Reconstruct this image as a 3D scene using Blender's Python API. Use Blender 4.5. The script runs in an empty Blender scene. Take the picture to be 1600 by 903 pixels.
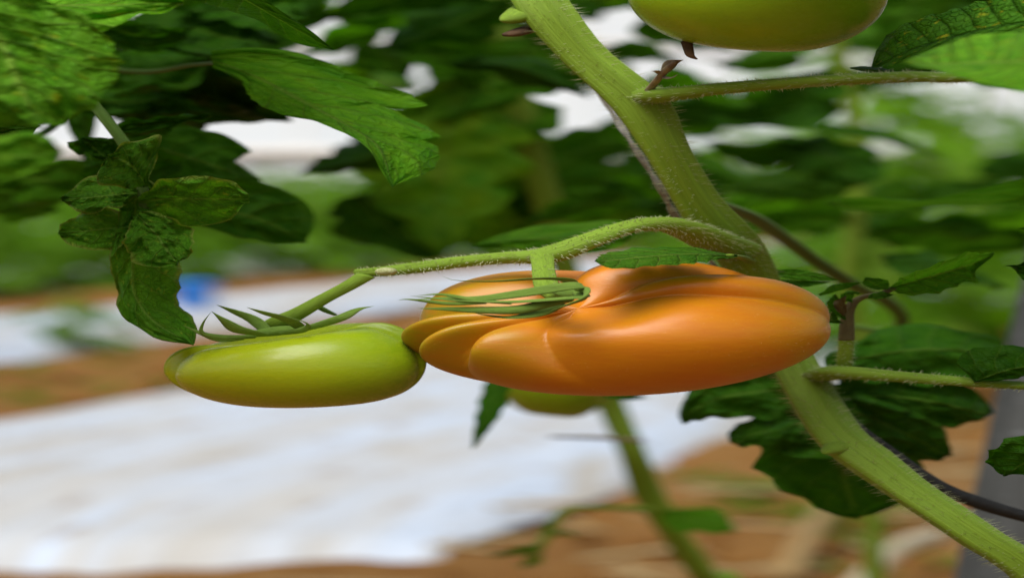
import bpy, bmesh, math, random
import numpy as np
from mathutils import Vector, Matrix, noise as mnoise

R = math.radians
C = bpy.context.scene.collection
sc = bpy.context.scene
random.seed(7)
rng = np.random.default_rng(7)

# ------------------------------------------------------------------ camera
CAM_H, PITCH, K = 0.62, R(2.7), 0.0003125          # K: tangent per photo pixel
cam = bpy.data.cameras.new('camera')
cam.sensor_width = 36.0
cam.lens = 36.0 / (1600 * K)
cam.clip_start, cam.clip_end = 0.02, 2000
cam.dof.use_dof = True
cam.dof.focus_distance = 0.592
cam.dof.aperture_fstop = 12
cam.dof.aperture_ratio = 0.45
co = bpy.data.objects.new('camera', cam)
C.objects.link(co)
co.location = (0, 0, CAM_H)
co.rotation_euler = (math.pi / 2 - PITCH, 0, 0)
sc.camera = co
CL = np.array((0, 0, CAM_H))
FW = np.array((0, math.cos(PITCH), -math.sin(PITCH)))
UP = np.array((0, math.sin(PITCH), math.cos(PITCH)))
RX = np.array((1.0, 0, 0))

# ------------------------------------------------------------------ light
SUN_EL, SUN_AZ = R(60), math.atan2(-0.40, -0.75)     # sun behind and left of the camera
w = bpy.data.worlds.new('World'); sc.world = w; w.use_nodes = True
nt = w.node_tree; nt.nodes.clear()
sky = nt.nodes.new('ShaderNodeTexSky'); sky.sky_type = 'NISHITA'; sky.sun_disc = False
sky.sun_elevation = SUN_EL; sky.sun_rotation = SUN_AZ % (2 * math.pi)
sky.air_density = 1.0; sky.dust_density = 3.0
hs = nt.nodes.new('ShaderNodeHueSaturation'); hs.inputs['Saturation'].default_value = 0.5
bg = nt.nodes.new('ShaderNodeBackground'); bg.inputs['Strength'].default_value = 0.08
wo = nt.nodes.new('ShaderNodeOutputWorld')
nt.links.new(sky.outputs[0], hs.inputs['Color']); nt.links.new(hs.outputs[0], bg.inputs['Color'])
nt.links.new(bg.outputs[0], wo.inputs['Surface'])
sl = bpy.data.lights.new('sun', 'SUN'); sl.energy = 2.9; sl.angle = R(54); sl.color = (1.0, 0.98, 0.94)
so = bpy.data.objects.new('sun', sl); C.objects.link(so)
sd = Vector((math.sin(SUN_AZ) * math.cos(SUN_EL), math.cos(SUN_AZ) * math.cos(SUN_EL), math.sin(SUN_EL)))
so.rotation_euler = sd.to_track_quat('Z', 'Y').to_euler()
so.location = (0, -3, 6)
vs = sc.view_settings
sc.display_settings.display_device = 'sRGB'
vs.view_transform = 'Standard'; vs.look = 'None'; vs.gamma = 1.0; vs.use_curve_mapping = False
vs.exposure = 0.38

# ------------------------------------------------------------------ helpers
S = 2.6                                              # things here are that much wider than tall


def P(px, py, d):
    return CL + d * (FW + (px - 800) * K * RX + (451.5 - py) * K * UP)


def G(px, py, z=0.0):                                # point on the ground seen at a pixel
    v = FW + (px - 800) * K * RX + (451.5 - py) * K * UP
    t = (z - CAM_H) / v[2]
    return CL + t * v


def T(p):                                            # world -> unstretched space
    p = np.array(p, float); p[..., 0] /= S; return p


def W(p):
    p = np.array(p, float); p[..., 0] *= S; return p


def mesh(name, verts, faces, mat, uv=None, smooth=True):
    me = bpy.data.meshes.new(name)
    me.from_pydata([tuple(map(float, v)) for v in verts], [], faces)
    me.update()
    if smooth:
        me.polygons.foreach_set('use_smooth', [True] * len(me.polygons))
    if uv is not None:
        ul = me.uv_layers.new(name='UVMap')
        idx = np.zeros(len(me.loops), dtype=np.int32); me.loops.foreach_get('vertex_index', idx)
        ul.data.foreach_set('uv', np.asarray(uv, np.float32)[idx].ravel())
    if mat: me.materials.append(mat)
    return me


def obj(name, me, parent=None, kind=None, label=None, category=None, group=None):
    """me is built in world coordinates; a thing's own mesh is moved to its own origin"""
    o = bpy.data.objects.new(name, me); C.objects.link(o)
    if parent:
        o.parent = parent
        r = parent
        while r.parent: r = r.parent
        me.transform(Matrix.Translation(-r.location))
    elif len(me.vertices):
        a = np.zeros(len(me.vertices) * 3, np.float32); me.vertices.foreach_get('co', a); a = a.reshape(-1, 3)
        c = Vector(((a[:, 0].min() + a[:, 0].max()) / 2, (a[:, 1].min() + a[:, 1].max()) / 2, a[:, 2].min()))
        me.transform(Matrix.Translation(-c)); o.location = c
    return tag(o, kind, label, category, group)


def tag(o, kind=None, label=None, category=None, group=None):
    if kind: o['kind'] = kind
    if label: o['label'] = label
    if category: o['category'] = category
    if group: o['group'] = group
    return o


def thing(name, label, category, loc=(0, 0, 0), group=None):
    o = bpy.data.objects.new(name, None); C.objects.link(o)
    o.location = tuple(map(float, loc)); o.empty_display_size = 0.02
    return tag(o, None, label, category, group)


def smooth_path(pts, n):
    pts = np.asarray(pts, float)
    if len(pts) == 2:
        t = np.linspace(0, 1, n)[:, None]; return pts[0] * (1 - t) + pts[1] * t
    q = np.vstack([2 * pts[0] - pts[1], pts, 2 * pts[-1] - pts[-2]])
    out = []
    m = 12
    for i in range(1, len(q) - 2):
        p0, p1, p2, p3 = q[i - 1], q[i], q[i + 1], q[i + 2]
        for t in np.linspace(0, 1, m, endpoint=False):
            out.append(0.5 * (2 * p1 + (p2 - p0) * t + (2 * p0 - 5 * p1 + 4 * p2 - p3) * t * t + (3 * p1 - p0 - 3 * p2 + p3) * t ** 3))
    out.append(pts[-1]); out = np.array(out)
    L = np.r_[0, np.cumsum(np.linalg.norm(np.diff(out[:, :3], axis=0), axis=1))]
    s = np.linspace(0, L[-1], n)
    return np.stack([np.interp(s, L, out[:, k]) for k in range(out.shape[1])], 1)


def grid_faces(nu, nv, wrap=False):
    f = []
    for i in range(nu - 1):
        for j in range(nv if wrap else nv - 1):
            k = (j + 1) % nv
            f.append((i * nv + j, i * nv + k, (i + 1) * nv + k, (i + 1) * nv + j))
    return f


def frames(c):
    t = np.gradient(c, axis=0); t /= np.linalg.norm(t, axis=1)[:, None] + 1e-12
    a = np.array((0, -1.0, 0.0))
    n = []
    prev = a - t[0] * np.dot(a, t[0])
    if np.linalg.norm(prev) < 1e-3: prev = np.array((1.0, 0, 0)) - t[0] * t[0][0]
    for i in range(len(c)):
        prev = prev - t[i] * np.dot(prev, t[i]); prev /= np.linalg.norm(prev) + 1e-12
        n.append(prev)
    n = np.array(n); b = np.cross(t, n)
    return t, n, b


def center_line(tp, rad, n):
    if len(rad) == len(tp):
        q = smooth_path(np.c_[tp, np.asarray(rad, float)], n)
        return q[:, :3], q[:, 3]
    return smooth_path(tp, n), np.interp(np.linspace(0, 1, n), np.linspace(0, 1, len(rad)), rad)


def pp(rows):
    """rows of (px, py, depth, radius in pixels) -> world points, radii in metres"""
    return np.array([P(x, y, d) for x, y, d, r in rows]), [r * K * d for x, y, d, r in rows]


def tube_geo(pts, rad, n=40, m=14, ridge=0.0, nr=5, bump=0.0, cap=True, stretch=True, seed=0.0):
    """pts world points; rad metres (unstretched).  Returns verts, faces, uv, and (centre, normal) per vert."""
    pts = np.asarray(pts, float)
    tp = T(pts) if stretch else pts
    c, rr = center_line(tp, rad, n)
    t, nn, b = frames(c)
    V, UV, N = [], [], []
    for i in range(n):
        for j in range(m):
            a = 2 * math.pi * j / m
            r = rr[i] * (1 + ridge * math.cos(nr * a + 0.8))
            if bump:
                r *= 1 + bump * mnoise.noise((c[i][0] * 90 + seed, c[i][2] * 90, math.cos(a) * 0.8 + math.sin(a) * 0.5))
            d = math.cos(a) * nn[i] + math.sin(a) * b[i]
            V.append(c[i] + r * d); N.append(d); UV.append((i / (n - 1), j / m))
    F = grid_faces(n, m, True)
    if cap:
        for i in (0, n - 1):
            V.append(c[i] + (t[i] if i else -t[i]) * rr[i] * 0.35); N.append(t[i]); UV.append((i / (n - 1), .5))
            k = len(V) - 1
            for j in range(m):
                q = (i * m + j, i * m + (j + 1) % m, k)
                F.append(q if i else q[::-1])
    V = np.array(V); N = np.array(N)
    return (W(V) if stretch else V), F, UV, N


def tube(name, pts, rad, mat, parent=None, **kw):
    tagk = {k: kw.pop(k) for k in ('label', 'category', 'kind', 'group') if k in kw}
    V, F, UV, N = tube_geo(pts, rad, **kw)
    return obj(name, mesh(name, V, F, mat, UV), parent, **tagk)


def hair_geo(pts, rad, count, length, width, n=60, stretch=True, down=0.15, lo=0.0, hi=1.0):
    tp = T(np.asarray(pts, float)) if stretch else np.asarray(pts, float)
    c, rr = center_line(tp, rad, n); t, nn, b = frames(c)
    V, F = [], []
    for _ in range(count):
        u = (lo + (hi - lo) * random.random()) * (n - 1); i = int(u); i = min(i, n - 2); f = u - i
        a = random.random() * 2 * math.pi
        cc = c[i] * (1 - f) + c[i + 1] * f
        d = math.cos(a) * nn[i] + math.sin(a) * b[i]
        r = rr[i]
        L = length * random.uniform(.35, 1.0)
        dd = d + np.array((random.gauss(0, .16), random.gauss(0, .16), random.gauss(0, .16) - down)); dd /= np.linalg.norm(dd)
        p0 = cc + d * r * .96; tip = p0 + dd * L
        e1 = np.cross(dd, t[i]); e1 /= np.linalg.norm(e1) + 1e-9; e2 = np.cross(dd, e1)
        k = len(V)
        for q in range(3):
            V.append(p0 + width * (math.cos(q * 2.094) * e1 + math.sin(q * 2.094) * e2))
        V.append(tip)
        F += [(k, k + 1, k + 3), (k + 1, k + 2, k + 3), (k + 2, k, k + 3)]
    V = np.array(V)
    return (W(V) if stretch else V), F


def hairs(name, pts, rad, count, length, width, mat, parent, **kw):
    V, F = hair_geo(pts, rad, count, length, width, **kw)
    return obj(name, mesh(name, V, F, mat, None, False), parent, kind='stuff')


# ------------------------------------------------------------------ materials
def M(name):
    m = bpy.data.materials.new(name); m.use_nodes = True
    t = m.node_tree
    return m, t, t.nodes['Principled BSDF'], t.nodes['Material Output']


def math_(t, op, a, b=None, c=None, clamp=False):
    n = t.nodes.new('ShaderNodeMath'); n.operation = op; n.use_clamp = clamp
    for i, v in enumerate((a, b, c)):
        if v is None: continue
        if isinstance(v, (int, float)): n.inputs[i].default_value = v
        else: t.links.new(v, n.inputs[i])
    return n.outputs[0]


def ramp(t, fac, stops):
    n = t.nodes.new('ShaderNodeValToRGB')
    e = n.color_ramp.elements
    while len(e) < len(stops): e.new(0.5)
    for x, (p, c) in zip(e, stops):
        x.position = p; x.color = (*c, 1) if len(c) == 3 else c
    t.links.new(fac, n.inputs[0])
    return n.outputs[0]


def mixc(t, fac, a, b, mode='MIX'):
    n = t.nodes.new('ShaderNodeMix'); n.data_type = 'RGBA'; n.blend_type = mode
    for s, v in ((n.inputs[0], fac), (n.inputs[6], a), (n.inputs[7], b)):
        if isinstance(v, (int, float)): s.default_value = v
        elif isinstance(v, tuple): s.default_value = (*v, 1)
        else: t.links.new(v, s)
    return n.outputs[2]


def noise_(t, vec, scale, detail=4, rough=.55, dist=0.0):
    n = t.nodes.new('ShaderNodeTexNoise'); n.inputs['Scale'].default_value = scale
    n.inputs['Detail'].default_value = detail; n.inputs['Roughness'].default_value = rough; n.inputs['Distortion'].default_value = dist
    if vec is not None: t.links.new(vec, n.inputs['Vector'])
    return n.outputs['Fac']


def mapping(t, vec, scale=(1, 1, 1), loc=None):
    n = t.nodes.new('ShaderNodeMapping'); n.inputs['Scale'].default_value = scale
    t.links.new(vec, n.inputs['Vector'])
    if loc is not None: t.links.new(loc, n.inputs['Location'])
    return n.outputs[0]


def bump(t, h, strength, dist=0.001, nrm=None):
    n = t.nodes.new('ShaderNodeBump'); n.inputs['Strength'].default_value = strength; n.inputs['Distance'].default_value = dist
    t.links.new(h, n.inputs['Height'])
    if nrm is not None: t.links.new(nrm, n.inputs['Normal'])
    return n.outputs[0]


def leaf_mat(name, c_lo, c_hi, vein, spots=0.0, spot_col=(.42, .40, .03), transl=.35, nveins=7.0, rough=.5, bumpk=.6, edge=0.0, tcol=None, bd=.0012):
    m, t, p, out = M(name)
    tc = t.nodes.new('ShaderNodeTexCoord'); oi = t.nodes.new('ShaderNodeObjectInfo')
    sep = t.nodes.new('ShaderNodeSeparateXYZ'); t.links.new(tc.outputs['UV'], sep.inputs[0])
    u, v01 = sep.outputs[0], sep.outputs[1]
    v = math_(t, 'ABSOLUTE', math_(t, 'MULTIPLY_ADD', v01, 2.0, -1.0))
    s = math_(t, 'SUBTRACT', math_(t, 'MULTIPLY', u, nveins), math_(t, 'MULTIPLY', v, 1.25))
    # wobble
    off = t.nodes.new('ShaderNodeCombineXYZ'); t.links.new(math_(t, 'MULTIPLY', oi.outputs['Random'], 37.0), off.inputs[0])
    uvn = mapping(t, tc.outputs['UV'], (2.2, 1.2, 1), off.outputs[0])
    n1 = noise_(t, uvn, 4.0, 5, .6)
    s = math_(t, 'ADD', s, math_(t, 'MULTIPLY', n1, .35))
    tri = math_(t, 'MULTIPLY', math_(t, 'ABSOLUTE', math_(t, 'SUBTRACT', math_(t, 'FRACT', s), .5)), 2.0)
    mr = t.nodes.new('ShaderNodeMapRange'); mr.interpolation_type = 'SMOOTHSTEP'
    mr.inputs[1].default_value = .86; mr.inputs[2].default_value = 1.0; t.links.new(tri, mr.inputs[0]); lat = mr.outputs[0]
    mr2 = t.nodes.new('ShaderNodeMapRange'); mr2.interpolation_type = 'SMOOTHSTEP'
    mr2.inputs[1].default_value = .075; mr2.inputs[2].default_value = .01; t.links.new(v, mr2.inputs[0]); mid = mr2.outputs[0]
    vo = t.nodes.new('ShaderNodeTexVoronoi'); vo.feature = 'DISTANCE_TO_EDGE'; vo.inputs['Scale'].default_value = 17.0
    uv2 = mapping(t, tc.outputs['UV'], (1.6, .8, 1), off.outputs[0]); t.links.new(uv2, vo.inputs['Vector'])
    mr3 = t.nodes.new('ShaderNodeMapRange'); mr3.inputs[1].default_value = 0; mr3.inputs[2].default_value = .14; t.links.new(vo.outputs['Distance'], mr3.inputs[0])
    cell = mr3.outputs[0]
    col = mixc(t, ramp(t, n1, [(.3, (0, 0, 0)), (.7, (1, 1, 1))]), c_lo, c_hi)
    vary = math_(t, 'MULTIPLY_ADD', oi.outputs['Random'], .5, .75)
    h = t.nodes.new('ShaderNodeHueSaturation'); t.links.new(col, h.inputs['Color']); t.links.new(vary, h.inputs['Value']); col = h.outputs[0]
    vm = math_(t, 'MAXIMUM', mid, math_(t, 'MULTIPLY', lat, .55))
    col = mixc(t, math_(t, 'MULTIPLY', vm, .75), col, vein)
    if spots:
        ns = noise_(t, mapping(t, tc.outputs['UV'], (1.5, 1.1, 1), off.outputs[0]), 9.0, 3, .55)
        col = mixc(t, math_(t, 'MULTIPLY', ramp(t, ns, [(.60, (0, 0, 0)), (.72, (1, 1, 1))]), spots), col, spot_col)
    if edge:
        e = t.nodes.new('ShaderNodeMapRange'); e.inputs[1].default_value = .88; e.inputs[2].default_value = 1.0
        t.links.new(math_(t, 'ADD', v, math_(t, 'MULTIPLY_ADD', n1, .2, -.1)), e.inputs[0])
        col = mixc(t, math_(t, 'MULTIPLY', e.outputs[0], edge), col, (.33, .30, .08))
    t.links.new(col, p.inputs['Base Color'])
    p.inputs['Roughness'].default_value = rough; p.inputs['Specular IOR Level'].default_value = .10
    hgt = math_(t, 'SUBTRACT', math_(t, 'MULTIPLY_ADD', cell, .35, math_(t, 'MULTIPLY', math_(t, 'SUBTRACT', 1.0, math_(t, 'POWER', tri, 3.0)), .9)), math_(t, 'MULTIPLY', vm, .5))
    fine = noise_(t, mapping(t, tc.outputs['UV'], (3, 1.5, 1)), 70, 2)
    hgt = math_(t, 'ADD', hgt, math_(t, 'MULTIPLY', fine, .12))
    nb = bump(t, hgt, bumpk, bd)
    t.links.new(nb, p.inputs['Normal'])
    tr = t.nodes.new('ShaderNodeBsdfTranslucent')
    t.links.new(mixc(t, 1.0, col, tcol or (1.35, 1.5, .55), 'MULTIPLY'), tr.inputs['Color']); t.links.new(nb, tr.inputs['Normal'])
    ms = t.nodes.new('ShaderNodeMixShader'); ms.inputs[0].default_value = transl
    t.links.new(p.outputs[0], ms.inputs[1]); t.links.new(tr.outputs[0], ms.inputs[2]); t.links.new(ms.outputs[0], out.inputs['Surface'])
    return m


def stem_mat(name, c1, c2, c3, scale=60):
    m, t, p, out = M(name)
    tc = t.nodes.new('ShaderNodeTexCoord')
    st = noise_(t, mapping(t, tc.outputs['UV'], (3, 9, 1)), 4, 4)
    n2 = noise_(t, mapping(t, tc.outputs['UV'], (40, 12, 1)), 6, 5, .7)
    n3 = noise_(t, mapping(t, tc.outputs['UV'], (3.0, 2.0, 1)), 3, 2)
    col = mixc(t, ramp(t, st, [(.3, (0, 0, 0)), (.7, (1, 1, 1))]), c1, c2)
    col = mixc(t, math_(t, 'MULTIPLY', ramp(t, n3, [(.5, (0, 0, 0)), (.75, (1, 1, 1))]), .55), col, c3)
    col = mixc(t, math_(t, 'MULTIPLY', ramp(t, n2, [(.55, (0, 0, 0)), (.72, (1, 1, 1))]), .22), col, c3)
    t.links.new(col, p.inputs['Base Color']); p.inputs['Roughness'].default_value = .6
    p.inputs['Sheen Weight'].default_value = .12; p.inputs['Sheen Roughness'].default_value = .4; p.inputs['Sheen Tint'].default_value = (.9, 1, .6, 1)
    p.inputs['Specular IOR Level'].default_value = .3
    h = math_(t, 'MULTIPLY_ADD', st, .8, math_(t, 'MULTIPLY', n2, .5))
    t.links.new(bump(t, h, .5, .001), p.inputs['Normal'])
    return m


def flat_mat(name, c1, c2, scale=20, rough=.6, bk=.3, metal=0.0, coord='Object', sc3=(1, 1, 1), bd=.002, spec=.5):
    m, t, p, out = M(name)
    tc = t.nodes.new('ShaderNodeTexCoord')
    n = noise_(t, mapping(t, tc.outputs[coord], sc3), scale, 6, .62)
    t.links.new(mixc(t, ramp(t, n, [(.32, (0, 0, 0)), (.68, (1, 1, 1))]), c1, c2), p.inputs['Base Color'])
    p.inputs['Roughness'].default_value = rough; p.inputs['Metallic'].default_value = metal; p.inputs['Specular IOR Level'].default_value = spec
    t.links.new(bump(t, n, bk, bd), p.inputs['Normal'])
    return m


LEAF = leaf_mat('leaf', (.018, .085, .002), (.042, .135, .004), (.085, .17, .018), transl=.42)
LEAF_BIG = leaf_mat('leaf_large', (.045, .18, .005), (.10, .26, .008), (.12, .23, .025), transl=.5, bumpk=.8, bd=.002, spots=.35, spot_col=(.16, .22, .01))
LEAF_MOT = leaf_mat('leaf_mottled', (.055, .19, .008), (.115, .29, .016), (.19, .33, .05), spots=.8, spot_col=(.28, .38, .03), edge=.5, transl=.3, nveins=6, bumpk=.8, bd=.0012)
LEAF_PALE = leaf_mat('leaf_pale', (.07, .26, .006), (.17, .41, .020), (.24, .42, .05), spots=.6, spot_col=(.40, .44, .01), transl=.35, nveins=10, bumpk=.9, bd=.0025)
LEAF_SPOT = leaf_mat('leaf_spotted', (.035, .14, .006), (.07, .20, .010), (.03, .10, .008), spots=.95, spot_col=(.42, .42, .015), transl=.3, nveins=9, bumpk=.9, bd=.002)
LEAF_YOUNG = leaf_mat('leaf_young', (.05, .20, .008), (.10, .27, .014), (.20, .34, .05), spots=.3, spot_col=(.27, .36, .03), transl=.35, nveins=8, bumpk=.9)
LEAF_FAR = leaf_mat('leaf_field', (.04, .14, .005), (.13, .25, .010), (.15, .27, .02), spots=.5, spot_col=(.32, .32, .02), transl=.4)
LEAF_OLIVE = leaf_mat('leaf_olive', (.05, .20, .005), (.15, .29, .006), (.11, .21, .02), spots=.6, spot_col=(.24, .27, .008), transl=.5)
STEM = stem_mat('stem', (.155, .265, .014), (.225, .355, .024), (.12, .17, .015))
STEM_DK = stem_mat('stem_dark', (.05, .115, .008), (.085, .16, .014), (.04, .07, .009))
STEM_PUR = stem_mat('stem_purple', (.09, .07, .035), (.14, .13, .04), (.06, .03, .025))
SEPAL = stem_mat('sepal', (.12, .22, .02), (.18, .29, .035), (.08, .14, .02))
HAIR = flat_mat('hair', (.42, .46, .22), (.5, .52, .3), 5, .5, 0)
FUZZ = flat_mat('fuzz', (.62, .40, .12), (.72, .5, .2), 5, .5, 0)
BROWN = flat_mat('dried', (.06, .03, .012), (.14, .07, .025), 300, .8, .5)
PURP = flat_mat('withered', (.17, .12, .09), (.34, .28, .15), 200, .8, .5)
TWINE = flat_mat('twine', (.16, .15, .13), (.40, .38, .34), 500, .9, .6)
CORD = flat_mat('cord', (.004, .004, .004), (.012, .011, .010), 300, .7, .4)


def fruit_mat(name, stops, mott, speck, gradient='X', rough=.33, spk=.25):
    m, t, p, out = M(name)
    tc = t.nodes.new('ShaderNodeTexCoord')
    sep = t.nodes.new('ShaderNodeSeparateXYZ'); t.links.new(tc.outputs['Generated'], sep.inputs[0])
    n1 = noise_(t, tc.outputs['Generated'], 3.2, 4, .5)
    g = math_(t, 'ADD', sep.outputs[gradient], math_(t, 'MULTIPLY_ADD', n1, .3, -.15))
    col = ramp(t, g, stops)
    n2 = noise_(t, mapping(t, tc.outputs['Generated'], (2, 2, 3)), 5, 5, .6)
    col = mixc(t, math_(t, 'MULTIPLY', ramp(t, n2, [(.4, (0, 0, 0)), (.7, (1, 1, 1))]), .45), col, mott)
    vo = t.nodes.new('ShaderNodeTexVoronoi'); vo.inputs['Scale'].default_value = 1.0
    t.links.new(mapping(t, tc.outputs['Object'], (1 / .0022, 1 / .0016, 1 / .0009)), vo.inputs['Vector'])
    keep = t.nodes.new('ShaderNodeSeparateColor'); t.links.new(vo.outputs['Color'], keep.inputs[0])
    dot = math_(t, 'MULTIPLY', math_(t, 'LESS_THAN', vo.outputs['Distance'], .17), math_(t, 'GREATER_THAN', keep.outputs[0], .55))
    col = mixc(t, math_(t, 'MULTIPLY', dot, spk), col, speck)
    t.links.new(col, p.inputs['Base Color'])
    n3 = noise_(t, mapping(t, tc.outputs['Object'], (1, 1.6, 2.6)), 600, 3, .6)
    t.links.new(math_(t, 'MULTIPLY_ADD', n2, .16, rough - .08), p.inputs['Roughness'])
    p.inputs['Specular IOR Level'].default_value = .45
    p.inputs['Sheen Weight'].default_value = .04; p.inputs['Sheen Roughness'].default_value = .35
    p.inputs['Subsurface Weight'].default_value = .06; p.inputs['Subsurface Radius'].default_value = (1, .5, .12); p.inputs['Subsurface Scale'].default_value = .004
    t.links.new(bump(t, math_(t, 'MULTIPLY_ADD', n2, 3.0, n3), .06, .0008), p.inputs['Normal'])
    return m


ORANGE = fruit_mat('ripening_skin', [(0.0, (.36, .26, .004)), (.16, (.44, .24, .004)), (.34, (.62, .215, .005)), (.75, (.63, .21, .005)), (1, (.50, .26, .006))], (.58, .145, .008), (.85, .55, .2), spk=.13, rough=.36)
GREEN = fruit_mat('green_skin', [(0, (.45, .48, .008)), (.55, (.36, .44, .007)), (1, (.17, .30, .006))], (.31, .41, .007), (.6, .62, .2), spk=.10, rough=.27)  # shade at the right end is put into the darker last stop
GREEN_HARD = fruit_mat('unripe_skin', [(0, (.30, .45, .010)), (.55, (.25, .42, .009)), (1, (.16, .32, .008))], (.20, .38, .008), (.6, .62, .2), spk=.10, rough=.27)


# ------------------------------------------------------------------ leaves
def grid_leaf(A, Mi, B, nu=44, nv=12, fold=0.0, cup=0.0, teeth=0, tooth=.12, rough=0.0, wave=0.0, seed=0.0):
    """A, Mi, B: world polylines base->tip (left edge, midrib, right edge).  fold/cup are metres towards the camera."""
    A, Mi, B = (smooth_path(T(q), nu) for q in (A, Mi, B))
    V, UV = [], []
    size = np.linalg.norm(Mi[-1] - Mi[0])
    for i in range(nu):
        u = i / (nu - 1)
        tq = 1.0
        if teeth:
            f = (u * teeth) % 1.0
            tq = 1 + tooth * (abs(f - .35) * 1.6 - .45) * math.sin(math.pi * min(1, u * 1.02)) ** .3
        for j in range(-nv, nv + 1):
            v = j / nv
            E = A[i] if v >= 0 else B[i]
            a = abs(v)
            p = Mi[i] + (E - Mi[i]) * a * (1 + (tq - 1) * a ** 2)
            env = math.sin(math.pi * u) ** .7 if 0 < u < 1 else 0
            dy = -fold * a * env + -cup * (a * a) * env
            if rough: dy += rough * mnoise.noise((u * 5 + seed * 3.1, v * 2.2 + seed, seed)) * (0.25 + a) * 1.4 + .45 * rough * mnoise.noise((u * 13 + seed, v * 6, seed * 2))
            if wave: dy += wave * math.sin(u * 17 + seed + (2 if v > 0 else 0)) * a ** 2 * env
            V.append(p + np.array((0, dy, rough * .35 * mnoise.noise((u * 7, v * 3, seed + 9)) * a)))
            UV.append((u, (v + 1) / 2))
    return W(np.array(V)), grid_faces(nu, 2 * nv + 1), UV


def traced(name, A, Mi, B, d, mat, parent, dA=0.0, dB=0.0, label=None, widen=1.0, **kw):
    """A, Mi, B: pixel polylines; d: depth at base and tip (list); dA, dB: depth change out to the edges."""
    def lift(poly, extra):
        n = len(poly)
        dd = np.interp(np.linspace(0, 1, n), np.linspace(0, 1, len(d)), d)
        e = np.interp(np.linspace(0, 1, n), [0, .25, .75, 1], [0, 1, 1, 0]) * extra
        return np.array([P(x, y, q + z) for (x, y), q, z in zip(poly, dd, e)])
    if widen != 1:
        r_ = lambda q: smooth_path(np.array(q, float), 24)
        A, Mi, B = r_(A), r_(Mi), r_(B)
        A, B = Mi + (A - Mi) * widen, Mi + (B - Mi) * widen
    V, F, UV = grid_leaf(lift(A, dA), lift(Mi, 0), lift(B, dB), **kw)
    return obj(name, mesh(name, V, F, mat, UV), parent, label=label)


OV = [0, .55, .85, 1.0, .98, .85, .62, .35, 0]         # a pointed oval
OV2 = [0, .8, 1.0, .92, .78, .62, .45, .25, 0]


def blade(name, path, d, wA, wB, mat, parent, prof=OV, dA=0.0, dB=0.0, lobes=0, lobe=.3, label=None, **kw):
    """path: midrib pixels; wA, wB half widths in vertical pixels (unstretched) left / right of travel."""
    nn = 31
    q = smooth_path(np.array(path, float) / np.array((S, 1.0)), nn)
    t = np.gradient(q, axis=0); t /= np.linalg.norm(t, axis=1)[:, None]
    per = np.stack([t[:, 1], -t[:, 0]], 1)              # left of travel on screen (y down)
    u = np.linspace(0, 1, nn)
    pr = np.interp(u, np.linspace(0, 1, len(prof)), prof)
    if lobes:
        ph = (u * lobes) % 1.0
        pr = pr * (1 - lobe * np.clip(1 - np.minimum(ph, 1 - ph) * 4.0, 0, 1))
    sx = np.array((S, 1.0))
    A = (q + per * (pr * wA)[:, None]) * sx; B = (q - per * (pr * wB)[:, None]) * sx
    return traced(name, [tuple(x) for x in A], [tuple(x) for x in q * sx], [tuple(x) for x in B], d, mat, parent, dA, dB, label, **kw)


# ------------------------------------------------------------------ tomatoes
def tomato_geo(bbox, d, pole, creases, squash=.8, dimple=.34, dw=.5, depth=1.5, nt=120, nf=260, block=.86, env0=.55, envw=.9, skew=0.0):
    x0, x1, y0, y1 = bbox
    w_ = np.array(pole, float); w_ /= np.linalg.norm(w_)
    u_ = np.array((1.0, 0, 0)) - w_ * w_[0]; u_ /= np.linalg.norm(u_)
    v_ = np.cross(w_, u_)
    if v_[2] < 0: v_ = -v_
    th = np.linspace(0.0, math.pi, nt); ph = np.linspace(0, 2 * math.pi, nf, endpoint=False)
    az = []
    for c4 in creases:
        ang, amp, pw = c4[:3]; tw = c4[3] if len(c4) > 3 else 0.0
        sdir = np.array((math.cos(R(ang)), 0, math.sin(R(ang))))
        az.append((math.atan2(np.dot(sdir, v_), np.dot(sdir, u_)), amp, pw, tw, c4[4] if len(c4) > 4 else envw))
    V = []
    for t in th:
        rowc = sorted(((a0 + tw * max(0, t - .25)) % (2 * math.pi), m0 * math.exp(-((t - env0) / ew) ** 2) * min(1, t / .12), p0) for a0, m0, p0, tw, ew in az)
        cr = np.zeros(nf)
        for i in range(len(rowc)):                       # round lobes between sharp creases
            a0, m0, p0 = rowc[i]; a1, m1, p1 = rowc[(i + 1) % len(rowc)]
            s = ((ph - a0) % (2 * math.pi)) / ((a1 - a0) % (2 * math.pi))
            q = np.where(s < .5, (1 - 2 * s).clip(0, 1) ** p0 * m0, (2 * s - 1).clip(0, 1) ** p1 * m1)
            cr = np.where(s <= 1, q, cr)
        rad = math.sin(t) ** block if 0 < t < math.pi else 0
        z = squash * (math.cos(t) - dimple * math.exp(-(t / dw) ** 2) + .06 * math.exp(-((math.pi - t) / .3) ** 2))
        rx = rad * (1 - cr)
        zz = z * (1 - cr * (.75 if z > 0 else .4))
        V.append(np.outer(rx * np.cos(ph), u_) + np.outer(rx * np.sin(ph), v_) + np.outer(zz, w_))
    V = np.concatenate(V)
    if skew: V[:, 2] = V[:, 2] * (1 + skew * 1.6 * V[:, 0]) + skew * .5 * V[:, 0]
    lo, hi = V.min(0), V.max(0); c = (lo + hi) / 2
    cx, cy = (x0 + x1) / 2, (y0 + y1) / 2
    kx = (x1 - x0) * K * d / S / (hi[0] - lo[0]); kz = (y1 - y0) * K * d / (hi[2] - lo[2]); ky = .5 * (kx + kz) * depth
    O = P(cx, cy, d)
    X = (V - c) * np.array((kx * S, ky, kz))
    return X, O, grid_faces(nt, nf, True), nf


def proj(p):
    v = np.asarray(p) - CL; d = v @ FW
    return 800 + (v @ RX) / d / K, 451.5 - (v @ UP) / d / K, d


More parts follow.
